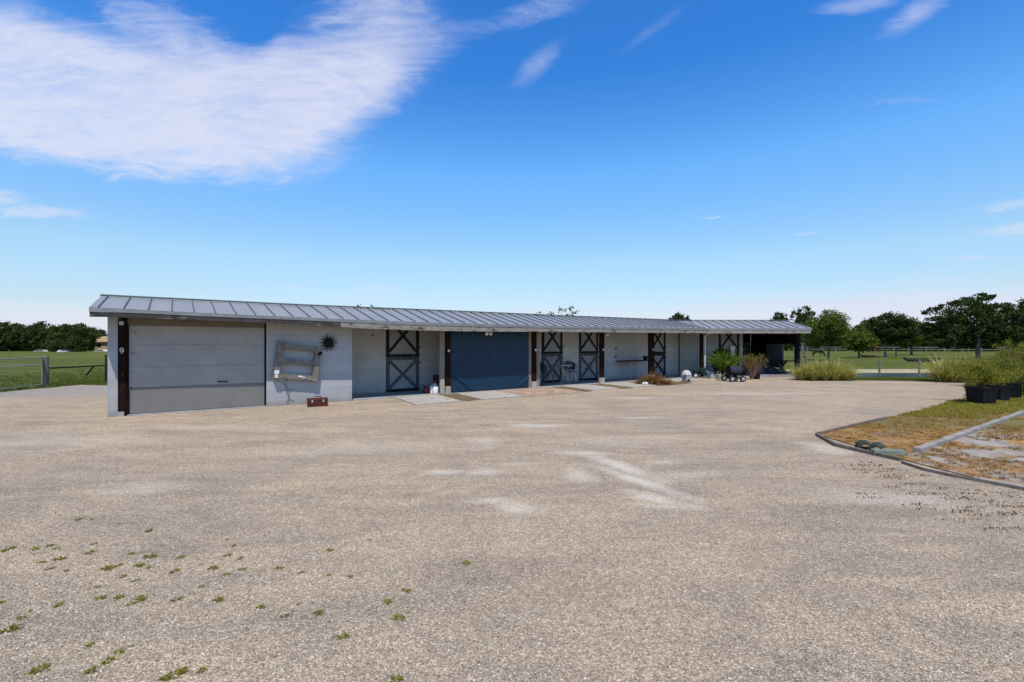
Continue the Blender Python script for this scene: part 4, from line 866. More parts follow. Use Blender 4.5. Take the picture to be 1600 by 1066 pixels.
# hose reel cart
root = empty('hose_reel_cart', gpt(1152, 597), 0, 'black hose reel cart with pale hubbed wheels and wound black hose', 'hose reel cart')
for x, y in ((-.215, 0), (.235, 0), (-.36, .42), (.10, .42)): wheel(root, x, y, .125, .07, M['galv'])
g = MB(); g.box(-.30, .30, .05, .40, .17, .20); g.tube([(-.36, .42, .125), (-.215, 0, .125)], .012, 6); g.build('frame', M['blackmetal'], root)
g = MB(); prof = [(.10, -.24)] + [(.20+.012*(k % 2), -.24+.48*k/24) for k in range(25)] + [(.10, .24)]; g.lathe(prof, (0, .22, .47), 26, 'x'); g.build('hose_coil', simple('black_hose', (.035, .035, .045), (.02, .02, .025), 12, .35), root, smooth=False)
for x in (-.26, .26): g = MB(); g.lathe([(.23, -.01), (.23, .01)], (x, .22, .47), 26, 'x'); g.tube([(x, .22, .47), (x, .10, .2)], .018, 6); g.build('reel_flange', M['black'], root)
g = MB(); g.tube([(-.28, .1, .2), (-.42, .05, .42), (-.55, .02, .46)], .014, 6); g.build('pull_handle', M['blackmetal'], root)
g = MB(); g.tube([(.27, .22, .47), (.34, .22, .47), (.34, .16, .56)], .012, 6); g.build('crank', M['galv'], root)
# fern pot
root = empty('potted_fern', W(WX(1134, -.35), -.35, 0), 0, 'bright green fern in a dark pot behind the hose reel cart', 'potted plant')
g = MB(); g.lathe([(.16, 0), (.22, .32), (.24, .33), (.24, .36)], n=20); g.build('pot', M['black'], root)
o = blades('fronds', RG, 260, .85, .72, .030, M['leaf_fern'], root, (0, 0, .3), droop=.45, base=.25)
rgp = np.random.default_rng(3); pts = crown_pts(rgp, [(-.05, 0, .75, .5, .4, .35), (.25, -.1, .85, .35, .3, .3), (-.35, .1, .6, .3, .3, .3)], 1100, 18, .2); foliage('leaves', rgp, pts, .055, M['leaf_fern'], root)
root = empty('leafy_plant', W(WX(1122, .3), .3, .05), 0, 'dark broad leafed plant in shade against the wall left of the fern', 'plant')
rgp = np.random.default_rng(4); foliage('leaves', rgp, crown_pts(rgp, [(0, 0, .75, .35, .3, .45), (.1, 0, 1.0, .3, .3, .3)], 500, 14, .2), .09, M['leaf_dark'], root); g = MB(); g.tube([(0, 0, 0), (.02, 0, .5), (0, 0, .9)], [.02, .015, .006], 6); g.build('stem', M['stem'], root)
# twiggy dry shrub and its pot
root = empty('dry_shrub', gpt(1175, 593), 0, 'tall straggly half dry shrub with pinkish stems right of the hose reel cart', 'shrub')
g = MB(); rn = random.Random(8); tips = []
for k in range(44):
    a = rn.uniform(0, 6.28); r_ = rn.uniform(.15, .62); h_ = rn.uniform(.55, 1.05); m_ = (r_*.4*math.cos(a), r_*.4*math.sin(a), h_*.45); e = (r_*math.cos(a), r_*.7*math.sin(a), h_); g.tube([(rn.uniform(-.08, .08), rn.uniform(-.06, .06), 0), m_, e], [.010, .008, .003], 5)
    for q in range(3):
        f = rn.uniform(.4, .95); b = Vector(m_).lerp(Vector(e), f); e2 = b+Vector((rn.uniform(-.16, .16), rn.uniform(-.1, .1), rn.uniform(.02, .2))); g.tube([b, e2], [.005, .002], 4); tips.append(e2)
    tips.append(Vector(e))
g.build('stems', simple('pink_brown_stem', (.30, .17, .13), (.16, .09, .07), 9), root)
tp = np.array([list(q) for q in tips]); rgp = np.random.default_rng(6); i = rgp.integers(0, len(tp), 1900); foliage('leaves', rgp, tp[i]*np.array([1, 1, .2+.8*1])+rgp.normal(size=(1900, 3))*.055, .032, M['leaf_autumn'], root)
root = empty('plant_pot', gpt(1182, 592.5), 0, 'black plastic plant pot standing right of the dry shrub', 'pot'); g = MB(); g.lathe([(.13, 0), (.17, .24), (.18, .25), (.18, .28), (.15, .28), (.14, .2)], n=20); g.build('body', M['black'], root)
# round table inside the shelter, sheets of black plastic leaning
root = empty('round_table', W(WX(1221, .9), .9, .05), R(20), 'dark round picnic table in the open end shelter', 'table')
g = MB(); g.lathe([(.60, .70), (.62, .705), (.62, .73), (.60, .735)], n=30); g.build('table_top', M['dark'], root)
for k in range(2):
    for q in (-1, 1): g = MB(); a = R(90*k); g.bar((-q*.38*math.cos(a), -q*.38*math.sin(a), .0), (q*.3*math.cos(a), q*.3*math.sin(a), .70), .07, .04, (-math.sin(a), math.cos(a), 0)); g.build('leg', M['greywood'], root)
for k, (px, y, w_, h_, tl) in enumerate(((1196, 1.0, .6, .55, .25), (1212, 1.25, .7, .42, -.3), (1235, .35, .5, .35, .15))):
    g = MB(); g.grid(lambda u, v: ((u-.5)*w_*2+.25*v*h_, tl*v*h_+.04*math.sin(u*9+v*4), .02+v*h_*(.7+.3*math.sin(u*5+k))), 14, 8); o = g.build('plastic_sheet', simple('dark_blue_plastic', (.03, .04, .06), (.012, .015, .02), 4, .3, 0, .3), solid=.004)
    o.location = W(WX(px, y), y, .05); tag(o, ['crumpled dark plastic sheet on the left under the shelter table', 'crumpled dark plastic sheet behind the shelter table', 'crumpled dark plastic sheet beside the end post of the shelter'][k], 'plastic sheet', 'plastic sheets in the shelter')

# ------------------------------------------------------------------ striped clumps, edge grass
root = gpt(1292, 594.5); o = blades('striped_flax', RG, 3000, .78, .66, .012, M['leaf_striped'], loc=root, droop=.75, base=.2, hv=.35, cen=[(-1.0, .05, .62), (-.7, -.1, .75), (-.45, .2, .9), (-.15, -.05, 1.0), (.05, .25, 1.1), (.3, -.05, 1.0), (.55, .15, .95), (.8, -.05, .78), (-.85, .35, .8), (.6, .4, .9)]); tag(o, 'wide clump of yellow striped flax leaves beside the end of the barn', 'shrub')
o = blades('striped_flax', RG, 1700, .86, .68, .013, M['leaf_striped'], loc=gpt(1486, 597), droop=.9, base=.2, cen=[(-.35, 0, .9), (0, .2, 1.1), (.3, -.1, .95), (.55, .2, 1.05), (-.1, -.15, .8)]); tag(o, 'smaller clump of striped flax leaves left of the black pots', 'shrub')
o = blades('low_plant', RG, 200, .32, .4, .011, M['leaf_fern'], loc=gpt(1256, 594), droop=.6, base=.6); tag(o, 'low green plant at the foot of the barn end post', 'plant')

# ------------------------------------------------------------------ black nursery pots with shrubs
def nursery(px, py, w_, h_, rz, lab, sh, seed, lm):
    p = gpt(px, py); root = empty('nursery_pot', p, R(rz), lab, 'planter', 'black square nursery pots at the bed edge')
    g = MB(); a, b = w_/2*.9, w_/2; g.hexa([(-a, -a, 0), (a, -a, 0), (a, a, 0), (-a, a, 0), (-b, -b, h_), (b, -b, h_), (b, b, h_), (-b, b, h_)]); g.build('pot', M['black'], root, bevel=.012)
    g = MB()
    for x0, x1, y0, y1 in ((-b-.018, b+.018, -b-.018, -b+.012), (-b-.018, b+.018, b-.012, b+.018), (-b-.018, -b+.012, -b+.012, b-.012), (b-.012, b+.018, -b+.012, b-.012)): g.box(x0, x1, y0, y1, h_-.035, h_+.012)
    g.build('rim', M['black'], root)
    for k in range(4 if seed > 22 else 0):
        x = -b*.75+k*b*.5; g = MB(); g.box(x-.008, x+.008, -b-.010, -a-.01, .03, h_-.04); g.build('rib', M['black'], root)
    g = MB(); g.box(-b+.02, b-.02, -b+.02, b-.02, h_-.03, h_+.006); g.build('soil', M['soil'], root)
    pr = empty('potted_shrub', p+Vector((0, 0, h_)), 0, sh[0], 'shrub', 'shrubs in the nursery pots')
    rg = np.random.default_rng(seed); rn = random.Random(seed); g = MB(); tips = []
    for k in range(26):
        a_ = rn.uniform(0, 6.28); r_ = rn.uniform(.05, 1)*sh[1]; z_ = sh[2]*rn.uniform(.5, 1)*(1-.25*(r_/sh[1])**2); m_ = Vector((r_*.4*math.cos(a_), r_*.4*math.sin(a_), z_*.5)); e = Vector((r_*math.cos(a_), r_*math.sin(a_), z_)); g.tube([(rn.uniform(-.06, .06), rn.uniform(-.06, .06), -.02), m_, e], [.008, .006, .002], 4)
        for q in range(9): tips.append(m_.lerp(e, rn.uniform(-.1, 1))+Vector((rn.uniform(-.14, .14), rn.uniform(-.14, .14), rn.uniform(-.08, .14))))
    g.build('stems', M['stem'], pr); tp = np.array([list(q) for q in tips]); n = int(sh[3]*1.5); i = rg.integers(0, len(tp), n); foliage('leaves', rg, tp[i]+rg.normal(size=(n, 3))*.05, .021, lm, pr)
nursery(1533, 631, .44, .43, 8, 'nearest black square nursery pot, at the gravel edge', ('yellow green shrub spilling from the nearest black pot', .60, .72, 9000), 21, M['leaf_yellow'])
nursery(1561, 626, .34, .42, 8, 'second black nursery pot, just behind the nearest one', ('olive green shrub in the second black pot', .55, .85, 7000), 22, M['leaf_yellow'])
nursery(1577, 622, .36, .46, 4, 'third black nursery pot with ribbed sides', ('rusty tinged shrub in the third black pot', .60, .95, 7000), 23, M['leaf_autumn'])
nursery(1592, 613, .42, .42, 4, 'farthest black nursery pot, at the right edge of the picture', ('tall green shrub in the farthest black pot', .8, 1.2, 8000), 24, M['leaf_yellow'])
for k, (px, Y, h_, r_, lm, lab) in enumerate(((1590, 17.0, 1.35, 1.0, M['leaf_yellow'], 'big olive yellow shrub behind the black pots at the right edge'), (1545, 17.5, 1.15, .9, M['leaf_yellow'], 'rounded olive shrub behind the nearest black pot'), (1625, 14.5, 1.35, 1.0, M['leaf_light'], 'green shrub cut off by the right edge of the picture'))):
    root = empty('garden_shrub', at(px, Y), 0, lab, 'shrub'); rg = np.random.default_rng(40+k)
    lobes = [(r_*.5*math.cos(i*1.3), r_*.4*math.sin(i*1.3), h_*(.35+.1*(i % 3)), r_*.5, r_*.5, h_*.38) for i in range(5)]+[(0, 0, h_*.65, r_*.5, r_*.5, h_*.33)]
    foliage('leaves', rg, crown_pts(rg, lobes, 11000, 90, .22), .026, lm, root); g = MB()
    for q in range(24): a_ = rn.uniform(0, 6.28); g.tube([(0, 0, 0), (r_*.3*math.cos(a_), r_*.3*math.sin(a_), h_*.4), (r_*.8*math.cos(a_), r_*.7*math.sin(a_), h_*rn.uniform(.5, .95))], [.012, .009, .003], 4)
    g.build('stems', M['stem'], root)

# ------------------------------------------------------------------ bed edging
def beam(a, b, w_, h_, mat, name, lab, cat='edging', z=0):
    a, b = Vector(a), Vector(b); c = a; d = b-a; L = d.length; g = MB()
    n = max(2, int(L/.4)); rn = random.Random(int(L*100))
    g.grid(lambda u, v: (L*u, [-w_/2, -w_/2, w_/2*.9, w_/2][min(3, int(v*3+.5))], [0, h_, h_, 0][min(3, int(v*3+.5))]+rn.uniform(-.006, .006)), n, 3)
    for x_, s_ in ((0, 1), (L, -1)): g.face([(x_, -w_/2, 0), (x_, -w_/2, h_), (x_, w_/2*.9, h_), (x_, w_/2, 0)][::s_])
    o = g.build(name, mat); o.location = (a.x, a.y, z); o.rotation_euler = (0, 0, math.atan2(d.y, d.x)); return tag(o, lab, cat)
def v2(px, py): p = gpt(px, py); return (p.x, p.y, 0)
beam(v2(1432, 708), v2(1600, 646.5), .10, .065, M['timber_edge'], 'landscape_timber', 'long grey landscape timber dividing the garden bed')
beam(v2(1276, 681), v2(1306, 698), (.04), .05, M['edging'], 'edging_board', 'short brown board at the pointed corner of the garden bed')
beam(v2(1306, 698), v2(1408, 721), (.04), .05, M['edging'], 'edging_board', 'long brown edging board along the near side of the garden bed')
beam(v2(1278, 680), v2(1385, 655), .05, .05, M['edging'], 'edging_board', 'dark edging board along the far gravel side of the garden bed')
pts = [gpt(*q) for q in ((1407, 724), (1440, 735), (1480, 744), (1520, 751.5), (1560, 759), (1610, 769))]
c0 = pts[0].copy(); g = MB(); 
for a, b in zip(pts, pts[1:]): 
    g.hexa([(a-c0)+Vector((0, -.014, 0)), (b-c0)+Vector((0, -.014, 0)), (b-c0)+Vector((.02, .014, 0)), (a-c0)+Vector((.02, .014, 0)), (a-c0)+Vector((0, -.014, .035)), (b-c0)+Vector((0, -.014, .035)), (b-c0)+Vector((.02, .014, .035)), (a-c0)+Vector((.02, .014, .035))])
o = g.build('edging_strip', M['striptop'], loc=c0); tag(o, 'thin curved dark edging strip around the sandy part of the bed', 'edging')
# mossy blocks
for k, (px, py, r_, L, rz, lab) in enumerate(((1351, 702, .105, .24, -28, 'dark mossy hollow round block at the left end of the row on the bed edge'), (1370, 706, .105, .26, -42, 'dark mossy hollow round block in the middle of the row on the bed edge'))):
    p = gpt(px, py); g = MB(); Q = [R(a) for a in range(0, 181, 15)]
    for q0, q1 in zip(Q, Q[1:]):
        ri = r_*.68; g.hexa([(ri*math.cos(q0), -L/2, ri*math.sin(q0)), (r_*math.cos(q0), -L/2, r_*math.sin(q0)), (r_*math.cos(q1), -L/2, r_*math.sin(q1)), (ri*math.cos(q1), -L/2, ri*math.sin(q1)), (ri*math.cos(q0), L/2, ri*math.sin(q0)), (r_*math.cos(q0), L/2, r_*math.sin(q0)), (r_*math.cos(q1), L/2, r_*math.sin(q1)), (ri*math.cos(q1), L/2, ri*math.sin(q1))])
    o = g.build('garden_block', M['moss'], loc=p+Vector((0, 0, .015)), rz=R(rz)); tag(o, lab, 'garden block', 'mossy blocks on the bed edge')
p = gpt(1392, 713); g = MB(); poly = []
for k in range(3): poly += [(-.21+.14*k+.07-.07*math.cos(R(a)), .07*math.sin(R(a))+.07) for a in range(0, 180, 30)]
poly += [(.21, .0), (-.21, .0)]; g.prism(poly, 0, .07); o = g.build('garden_block', M['moss'], loc=p+Vector((0, 0, .01)), rz=R(-5), bevel=.006); tag(o, 'flat scalloped grey green edging block at the right end of the row', 'garden block', 'mossy blocks on the bed edge')
M['moss2'] = simple('pale_mossy_block', (.22, .25, .21), (.13, .15, .12), 12, .9, 0, .5)
o.data.materials.clear(); o.data.materials.append(M['moss2'])

# ------------------------------------------------------------------ weeds in the gravel
wp = [blades('weed_tuft', np.random.default_rng(60+k), 70, .014, .042, .0045, M['weed'], droop=.9, base=.6, rx=1.3, hv=.7) for k in range(4)]
spots = [(12, 859, 1.5), (55, 858, 1.1), (78, 853, 1.2), (88, 858, .8), (66, 879, 1.0), (93, 874, 1.3), (78, 889, 1.1), (104, 892, .7), (147, 850, 1.0), (140, 864, 1.5), (167, 889, 1.4), (185, 884, .8), (123, 812, 1.0), (143, 812, .9), (187, 819, .7), (232, 830, 1.1), (235, 870, 1.6), (205, 866, 1.0), (218, 884, 1.2), (232, 887, .7), (283, 871, 1.1), (273, 893, 1.3), (193, 901, 1.0), (212, 908, .7),
         (355, 843, .8), (365, 853, .7), (355, 868, .9), (375, 873, .9), (333, 888, 1.0), (378, 890, 1.0), (354, 898, .7), (315, 917, .8), (157, 935, 1.1), (186, 934, 1.0), (221, 936, 1.2), (206, 944, .9), (276, 937, .9), (341, 938, 1.1), (152, 917, .7), (2, 942, .8), (91, 946, .8), (33, 966, .8), (12, 985, 1.7), (47, 955, .5), (141, 1008, 1.0), (186, 1019, 1.1), (170, 1033, 1.1), (63, 1046, 1.6), (143, 1049, 1.2), (270, 1057, 1.4), (287, 1048, 1.0), (315, 1048, .9), (206, 1010, .5),
         (516, 860, 1.0), (436, 888, .9), (471, 895, .7), (547, 901, .8), (513, 899, .8), (729, 880, 1.1), (635, 923, 1.1), (606, 941, 1.2), (623, 966, 1.2), (407, 949, .9), (497, 958, 1.1), (468, 944, .7), (445, 963, .7), (537, 995, 1.1), (619, 1063, 1.0), (578, 844, .5)]
rn = random.Random(3)
for i, (px, py, sz) in enumerate(spots):
    o = wp[i] if i < 4 else copy_tree(wp[rn.randrange(4)])
    o.location = gpt(px, py); o.rotation_euler = (0, 0, rn.uniform(0, 6.28)); k = sz*rn.uniform(.75, 1.1)*.72; o.scale = (k, k, k*.9)
    tag(o, 'small low green weed tuft growing in the open gravel', 'weed', 'weed tufts in the gravel')
# dried leaf litter on the gravel by the bed
def scatter_pts(rg, n, f):
    out = []
    while len(out) < n:
        q = f(rg)
        if q is not None: out.append(q)
    return np.array(out)
def litter(rg):
    px = rg.uniform(1330, 1600); py = 705+ (px-1330)*.25 + abs(rg.normal())*32+6
    if py > 830: return None
    p = gpt(px, py); return (p.x, p.y, .008)
rg = np.random.default_rng(12); cl = scatter_pts(rg, 46, litter); i = rg.integers(0, 46, 1000)**1; pts = cl[i]+rg.normal(size=(1000, 3))*np.array([.09, .022, .004]); pts[:, 2] = np.abs(pts[:, 2]-.008)+.006
o = foliage('leaf_litter', rg, pts, .014, simple('dry_litter', (.22, .145, .085), (.11, .07, .045), 9)); tag(o, 'scattered dry brown leaf litter on the gravel and sand near the bed', 'litter', kind='stuff')
# dead weeds lying in the sandy part of the bed
def deadf(rg):
    x, y = rg.uniform(5.2, 12), rg.uniform(3.4, 9)
    if not inpoly(x, y, BED) or side(x, y) > -.08: return None
    return (x, y, .012) if mn.noise(Vector((x*1.1, y*2.6, 7))) > .10 else None
# ground cover in the bed
def inpoly(x, y, P):
    c = False; j = len(P)-1
    for i in range(len(P)):
        if (P[i][1] > y) != (P[j][1] > y) and x < (P[j][0]-P[i][0])*(y-P[i][1])/(P[j][1]-P[i][1])+P[i][0]: c = not c
        j = i
    return c
def side(x, y): return (y-6.83)*.825-(x-5.78)*.565
from mathutils import noise as mn
def strawf(rg):
    x, y = rg.uniform(5.2, 12), rg.uniform(4.2, 12.5)
    if not inpoly(x, y, BED): return None
    d = mn.noise(Vector((x*1.4, y*1.4, 0)))
    if side(x, y) > .05: return (x, y, .012) if (d > -.25 and y < 11+d) else None
    return (x, y, .012) if d > .0 else None
def tufts(name, pos, h, sp, w_, per, mat, seed):
    rg = np.random.default_rng(seed); n = len(pos)*per; P = np.repeat(pos, per, 0); a = rg.random(n)*6.283; L = h*(.4+.9*rg.random(n)); r_ = sp*rg.random(n); off = rg.normal(size=(n, 2))*sp*.5
    b = np.stack([P[:, 0]+off[:, 0], P[:, 1]+off[:, 1], P[:, 2]], 1); tip = b+np.stack([np.cos(a)*r_, np.sin(a)*r_, L], 1); w = np.stack([-np.sin(a), np.cos(a), a*0], 1)*w_
    v = np.stack([b-w, b+w, tip], 1).reshape(-1, 3).astype(np.float32); me = bpy.data.meshes.new(name); me.vertices.add(n*3); me.vertices.foreach_set('co', v.ravel()); me.loops.add(n*3); me.loops.foreach_set('vertex_index', np.arange(n*3, dtype=np.int32))
    me.polygons.add(n); me.polygons.foreach_set('loop_start', np.arange(0, n*3, 3, dtype=np.int32)); me.polygons.foreach_set('loop_total', np.full(n, 3, np.int32)); me.update(calc_edges=True); return linkmesh(name, me, mat)
rg = np.random.default_rng(13)
o = tufts('dead_weeds', scatter_pts(rg, 700, deadf), .03, .05, .0035, 16, M['deadweed'], 19); tag(o, 'dark brown dead weeds lying on the sandy part of the bed', 'weeds', kind='stuff')
o = tufts('dry_grass', scatter_pts(rg, 3600, strawf), .028, .045, .0035, 13, M['drygrass'], 14); tag(o, 'dry orange brown grass covering the garden bed', 'grass', kind='stuff')
def greenf(rg):
    x, y = rg.uniform(6.5, 19), rg.uniform(8.6, 19.5)
    if not inpoly(x, y, BED) or side(x, y) < .15: return None
    d = mn.noise(Vector((x*.9, y*.9, 4))); lim = 10.3+d*1.3-(x-8)*.08
    return (x, y, .012) if y > lim else None
o = tufts('ground_cover', scatter_pts(rg, 4600, greenf), .04, .06, .005, 10, M['bedweed'], 15); tag(o, 'yellow green ground cover around the black pots', 'ground cover', kind='stuff')
# grass along the pasture edges
def leftf(rg):
    y = rg.uniform(9, 34); x = -17.0-abs(rg.normal())*5+.25*mn.noise(Vector((y*.8, 0, 0)))
    if rg.random() < .35: y = 18.6+abs(rg.normal())*4; x = rg.uniform(-19, -9.5); 
    if y < 18.5 and x > -16.6: return None
    return (x, y, -.03)
o = tufts('edge_grass', scatter_pts(rg, 7000, leftf), .10, .09, .008, 9, M['grass'], 16); tag(o, 'short green grass along the gate and rail fence', 'grass', kind='stuff')
def rightf(rg):
    x = rg.uniform(13.5, 34); y = 20.9+abs(rg.normal())*1.0 + max(0, (x-14.2))*-.05
    if y > 22.8: y = 30.5+rg.random()*8
    return (x, y, -.03) if not inpoly(x, y, BED) else None
o = tufts('bank_grass', scatter_pts(rg, 5000, rightf), .07, .09, .009, 9, M['grass'], 17); tag(o, 'short grass between the gravel and the pond and on the far bank', 'grass', kind='stuff')

# loose pebbles near the camera
rg = np.random.default_rng(20); n = 60000
Y = 1.9+5.6*rg.random(n)**1.5; X = (rg.random(n)*2-1)*(Y*1.15); s_ = .0026+.0048*rg.random(n)**2
keep = np.array([not inpoly(x, y, BED) for x, y in zip(X, Y)]); X, Y, s_ = X[keep], Y[keep], s_[keep]; n = len(X)
base = np.array([[1, 0, 0], [0, 1, 0], [-1, 0, 0], [0, -1, 0], [0, 0, .6], [0, 0, -.6]], float)
V = base[None]*(1+.5*(rg.random((n, 6, 1))-.5))*s_[:, None, None]; an = rg.random(n)*6.28; c_, s2 = np.cos(an), np.sin(an); sq = (.7+.5*rg.random(n))
vx = V[:, :, 0]*c_[:, None]-V[:, :, 1]*(s2*sq)[:, None]; vy = V[:, :, 0]*s2[:, None]+V[:, :, 1]*(c_*sq)[:, None]
v = np.stack([vx+X[:, None], vy+Y[:, None], V[:, :, 2]+s_[:, None]*.3], 2).reshape(-1, 3).astype(np.float32)
F = np.array([[0, 1, 4], [1, 2, 4], [2, 3, 4], [3, 0, 4], [1, 0, 5], [2, 1, 5], [3, 2, 5], [0, 3, 5]]); f = (np.arange(n)[:, None, None]*6+F[None]).reshape(-1).astype(np.int32)
me = bpy.data.meshes.new('loose_gravel'); me.vertices.add(len(v)); me.vertices.foreach_set('co', v.ravel()); me.loops.add(len(f)); me.loops.foreach_set('vertex_index', f); me.polygons.add(len(f)//3)
me.polygons.foreach_set('loop_start', np.arange(0, len(f), 3, dtype=np.int32)); me.polygons.foreach_set('loop_total', np.full(len(f)//3, 3, np.int32)); me.update(calc_edges=True)
m, t, b = newmat('pebbles'); gi = t.nodes.new('ShaderNodeNewGeometry').outputs['Random Per Island']; lk(t, ramp(t, gi, [(0, (.14, .115, .09)), (.3, (.30, .25, .20)), (.7, (.45, .38, .31)), (.92, (.62, .55, .46)), (1, (.85, .79, .70))]), b.inputs['Base Color']); b.inputs['Roughness'].default_value = .85
tag(linkmesh('loose_gravel', me, m), 'loose shell gravel pebbles in the foreground', 'gravel', kind='stuff')

# ------------------------------------------------------------------ fences and gate on the left
pg = Vector((-17.62, 18.0, -.03)); pf = Vector((-16.95, 19.95, -.03)); gdir = Vector((.25, -1, 0)).normalized()
root = empty('rail_fence', pg, 0, 'weathered post and dark rail fence between the gate and the barn', 'fence')
g = MB(); g.tube([(0, 0, -.1), (0, 0, 1.14), (0, 0, 1.16)], [.115, .105, .08], 12); g.build('post', M['postwood'], root)
q = pf-pg; g = MB(); g.tube([(q.x, q.y, -.1), (q.x, q.y, 1.16)], [.075, .07], 10); g.build('post', M['darkrail'], root)
g = MB(); a = Vector((.08, .1, .70)); b = q+Vector((0, 0, .72)); g.tube([a, b], .032, 8); g.build('rail', M['darkrail'], root)
g = MB(); c_ = a.lerp(b, .74); g.bar(c_+Vector((.04, -.02, 0)), c_+Vector((-.06, -.25, -.36)), .07, .02, (1, 0, 0)); g.build('hanging_board', M['darkrail'], root)
for zz in (.35, .9): g = MB(); g.tube([Vector((0, 0, zz)), q+Vector((0, 0, zz))], .003, 4); g.build('wire', M['gatemetal'], root)
root = empty('pipe_gate', pg+gdir*.16, 0, 'grey metal pipe gate with mesh hung on a thick wooden post', 'gate'); L = 3.6
def gp(k, z): return gdir*k*L+Vector((0, 0, z))
g = MB(); g.tube([gp(0, .10), gp(0, 1.10), gp(1, 1.10), gp(1, .10), gp(0, .10)], .024, 8); g.build('gate_frame', M['gatemetal'], root)
for z in (.86,): g = MB(); g.tube([gp(0, z), gp(1, z)], .014, 8); g.build('rail', M['white'], root)
g = MB()
for k in range(1, 24): g.tube([gp(k/24, .10), gp(k/24, 1.08)], .0011, 4)
for k in range(1, 9): g.tube([gp(0, .1+k*.085), gp(1, .1+k*.085)], .0011, 4)
g.build('wire_mesh', M['gatemetal'], root)
for z in (.3, .95): g = MB(); g.tube([Vector((-.03, .14, z)), gp(0, z)], .014, 6); g.build('hinge', M['darkrail'], root)

# fences on the right
def wire_fence(name, pts, h, r_, sp, wires, lab, mat, rail=None, jit=0):
    a0 = Vector(pts[0]); root = empty(name, a0, 0, lab, 'fence'); rn = random.Random(len(pts)+int(h*100)); P = []
    for a, b in zip(pts, pts[1:]):
        a, b = Vector(a), Vector(b); n = max(1, int((b-a).length/sp)); P += [a.lerp(b, k/n) for k in range(n)]
    P.append(Vector(pts[-1]))
    for p in P: g = MB(); q = p-a0; g.tube([(q.x, q.y, -.1), (q.x+rn.uniform(-jit, jit), q.y, h*rn.uniform(.94, 1.04))], [r_*1.05, r_], 8); g.build('post', mat, root)
    for z in wires:
        g = MB(); g.tube([p-a0+Vector((0, 0, z)) for p in P], .003 if not rail else rail, 4); g.build('wire' if not rail else 'rail', mat if rail else M['gatemetal'], root)
wire_fence('wire_fence', [(14.9, 24.1, -.03), at(1374, 23.6, -.03), at(1436, 23.9, -.03), (30, 24.6, -.03), (40, 25.5, -.03)], .86, .042, 99, (.4, .75), 'wire fence with a few short weathered posts by the pond', M['postwood'], jit=.03)
wire_fence('paddock_fence', [at(1232, 66, -.03), at(1400, 62, -.03), at(1700, 56, -.03)], 1.15, .06, 3.4, (.5, .8, 1.05), 'mid distance wire paddock fence with dark posts', M['postwood'])
wire_fence('board_fence', [at(1240, 118, -.03), at(1420, 112, -.03), at(1660, 100, -.03)], 1.15, .09, 3.0, (.5, 1.0), 'far pale board fence at the foot of the dark trees', M['oldwood'], rail=.07)
root = empty('utility_post', at(1253.5, 27, -.03), 0, 'tall thin pale post standing behind the end of the barn', 'post'); g = MB(); g.tube([(0, 0, 0), (0, 0, 1.62)], .06, 10); g.build('pole', M['oldwood'], root); g = MB(); g.box(-.07, .07, -.07, .07, 1.62, 1.66); g.build('cap', M['oldwood'], root)
g = MB(); g.tube([(0, 0, 0), (.03, 0, .5), (0, .05, 1.05)], [.03, .03, .028], 6); o = g.build('stake', M['postwood'], loc=at(14, 55, -.03)); tag(o, 'thin stake standing in the left pasture beyond the gate', 'stake')
for k, (px0, px1, Y, lab) in enumerate(((1345, 1376, 61, 'long dark shape lying in the grass left of the pale trunked tree'), (1412, 1482, 45, 'long dark curved shape lying in the grass beyond the pond'))):  # two low dark tubes drawn for long dark strips in the grass
    a, b = at(px0, Y, 0), at(px1, Y-1, 0); g = MB(); d = b-a; g.tube([Vector((0, 0, .32)), d*.1+Vector((0, 0, .16)), d*.5+Vector((0, 0, .12)), d], [.10, .14, .17, .12], 8); o = g.build('dark_shape', M['darkrail'], loc=a+Vector((0, 0, -.03)), smooth=True); tag(o, lab, 'shape')

# ------------------------------------------------------------------ trees
tree('oak_tree', at(1528, 52, -.03), 7.4, 5.4, 1.2, 8, 36000, .155, M['leaf_oak'], M['bark'], 101, 'largest dark oak on the right with forked trunks', tr=.20, tight=.14, clump=34,
     lobes=[(-4.2, -.5, 2.3, 1.6, 1.5, 1.0), (3.6, -.5, 2.2, 1.8, 1.5, 1.0), (-2.0, 1, 1.9, 2.2, 1.5, .8), (1.6, 1, 2.0, 2.2, 1.5, .8), (-4.4, 0, 4.9, 1.2, 1.5, 1.0), (-3.4, .5, 3.4, 2.0, 1.8, 1.2), (-1.7, -.5, 5.4, 1.7, 1.8, 1.2), (-.4, 0, 4.4, 2.2, 2.2, 1.5), (.7, .4, 6.3, 1.4, 1.4, .9), (2.2, 0, 5.0, 1.6, 1.7, 1.1), (3.9, -.3, 5.4, 1.2, 1.2, 1.0), (3.2, .5, 3.7, 1.7, 1.7, 1.1), (-2.2, .8, 2.8, 2.2, 2, .9), (1.2, 0, 3.2, 2.0, 2, 1.0), (4.6, .5, 3.4, 1.0, 1.2, .8)])
tree('shade_tree', at(1383, 61, -.03), 5.7, 3.0, 1.1, 9, 20000, .16, M['leaf_oak'], M['barkpale'], 102, 'round dark tree with a pale leaning trunk beside the brown horse', tr=.15, lean=(.2, 0))
tree('young_tree', at(1294, 48, -.03), 5.0, 2.35, 1.25, 8, 17000, .12, M['leaf_light'], M['bark'], 103, 'light green young tree just right of the barn end', tr=.11, tight=.20, clump=34, low=.2)
tree('tall_tree', at(1257, 57, -.03), 6.3, 1.5, 2.2, 5, 4200, .15, M['leaf_dark'], M['bark'], 104, 'tall open crowned tree rising over the right end of the roof', tr=.14, tight=.15, clump=26)
tree('small_tree', at(1217, 58, -.03), 5.5, 1.2, 2.4, 4, 3000, .16, M['leaf_dark'], M['bark'], 105, 'dark crown peeking over the roof left of the barn end', tr=.12)
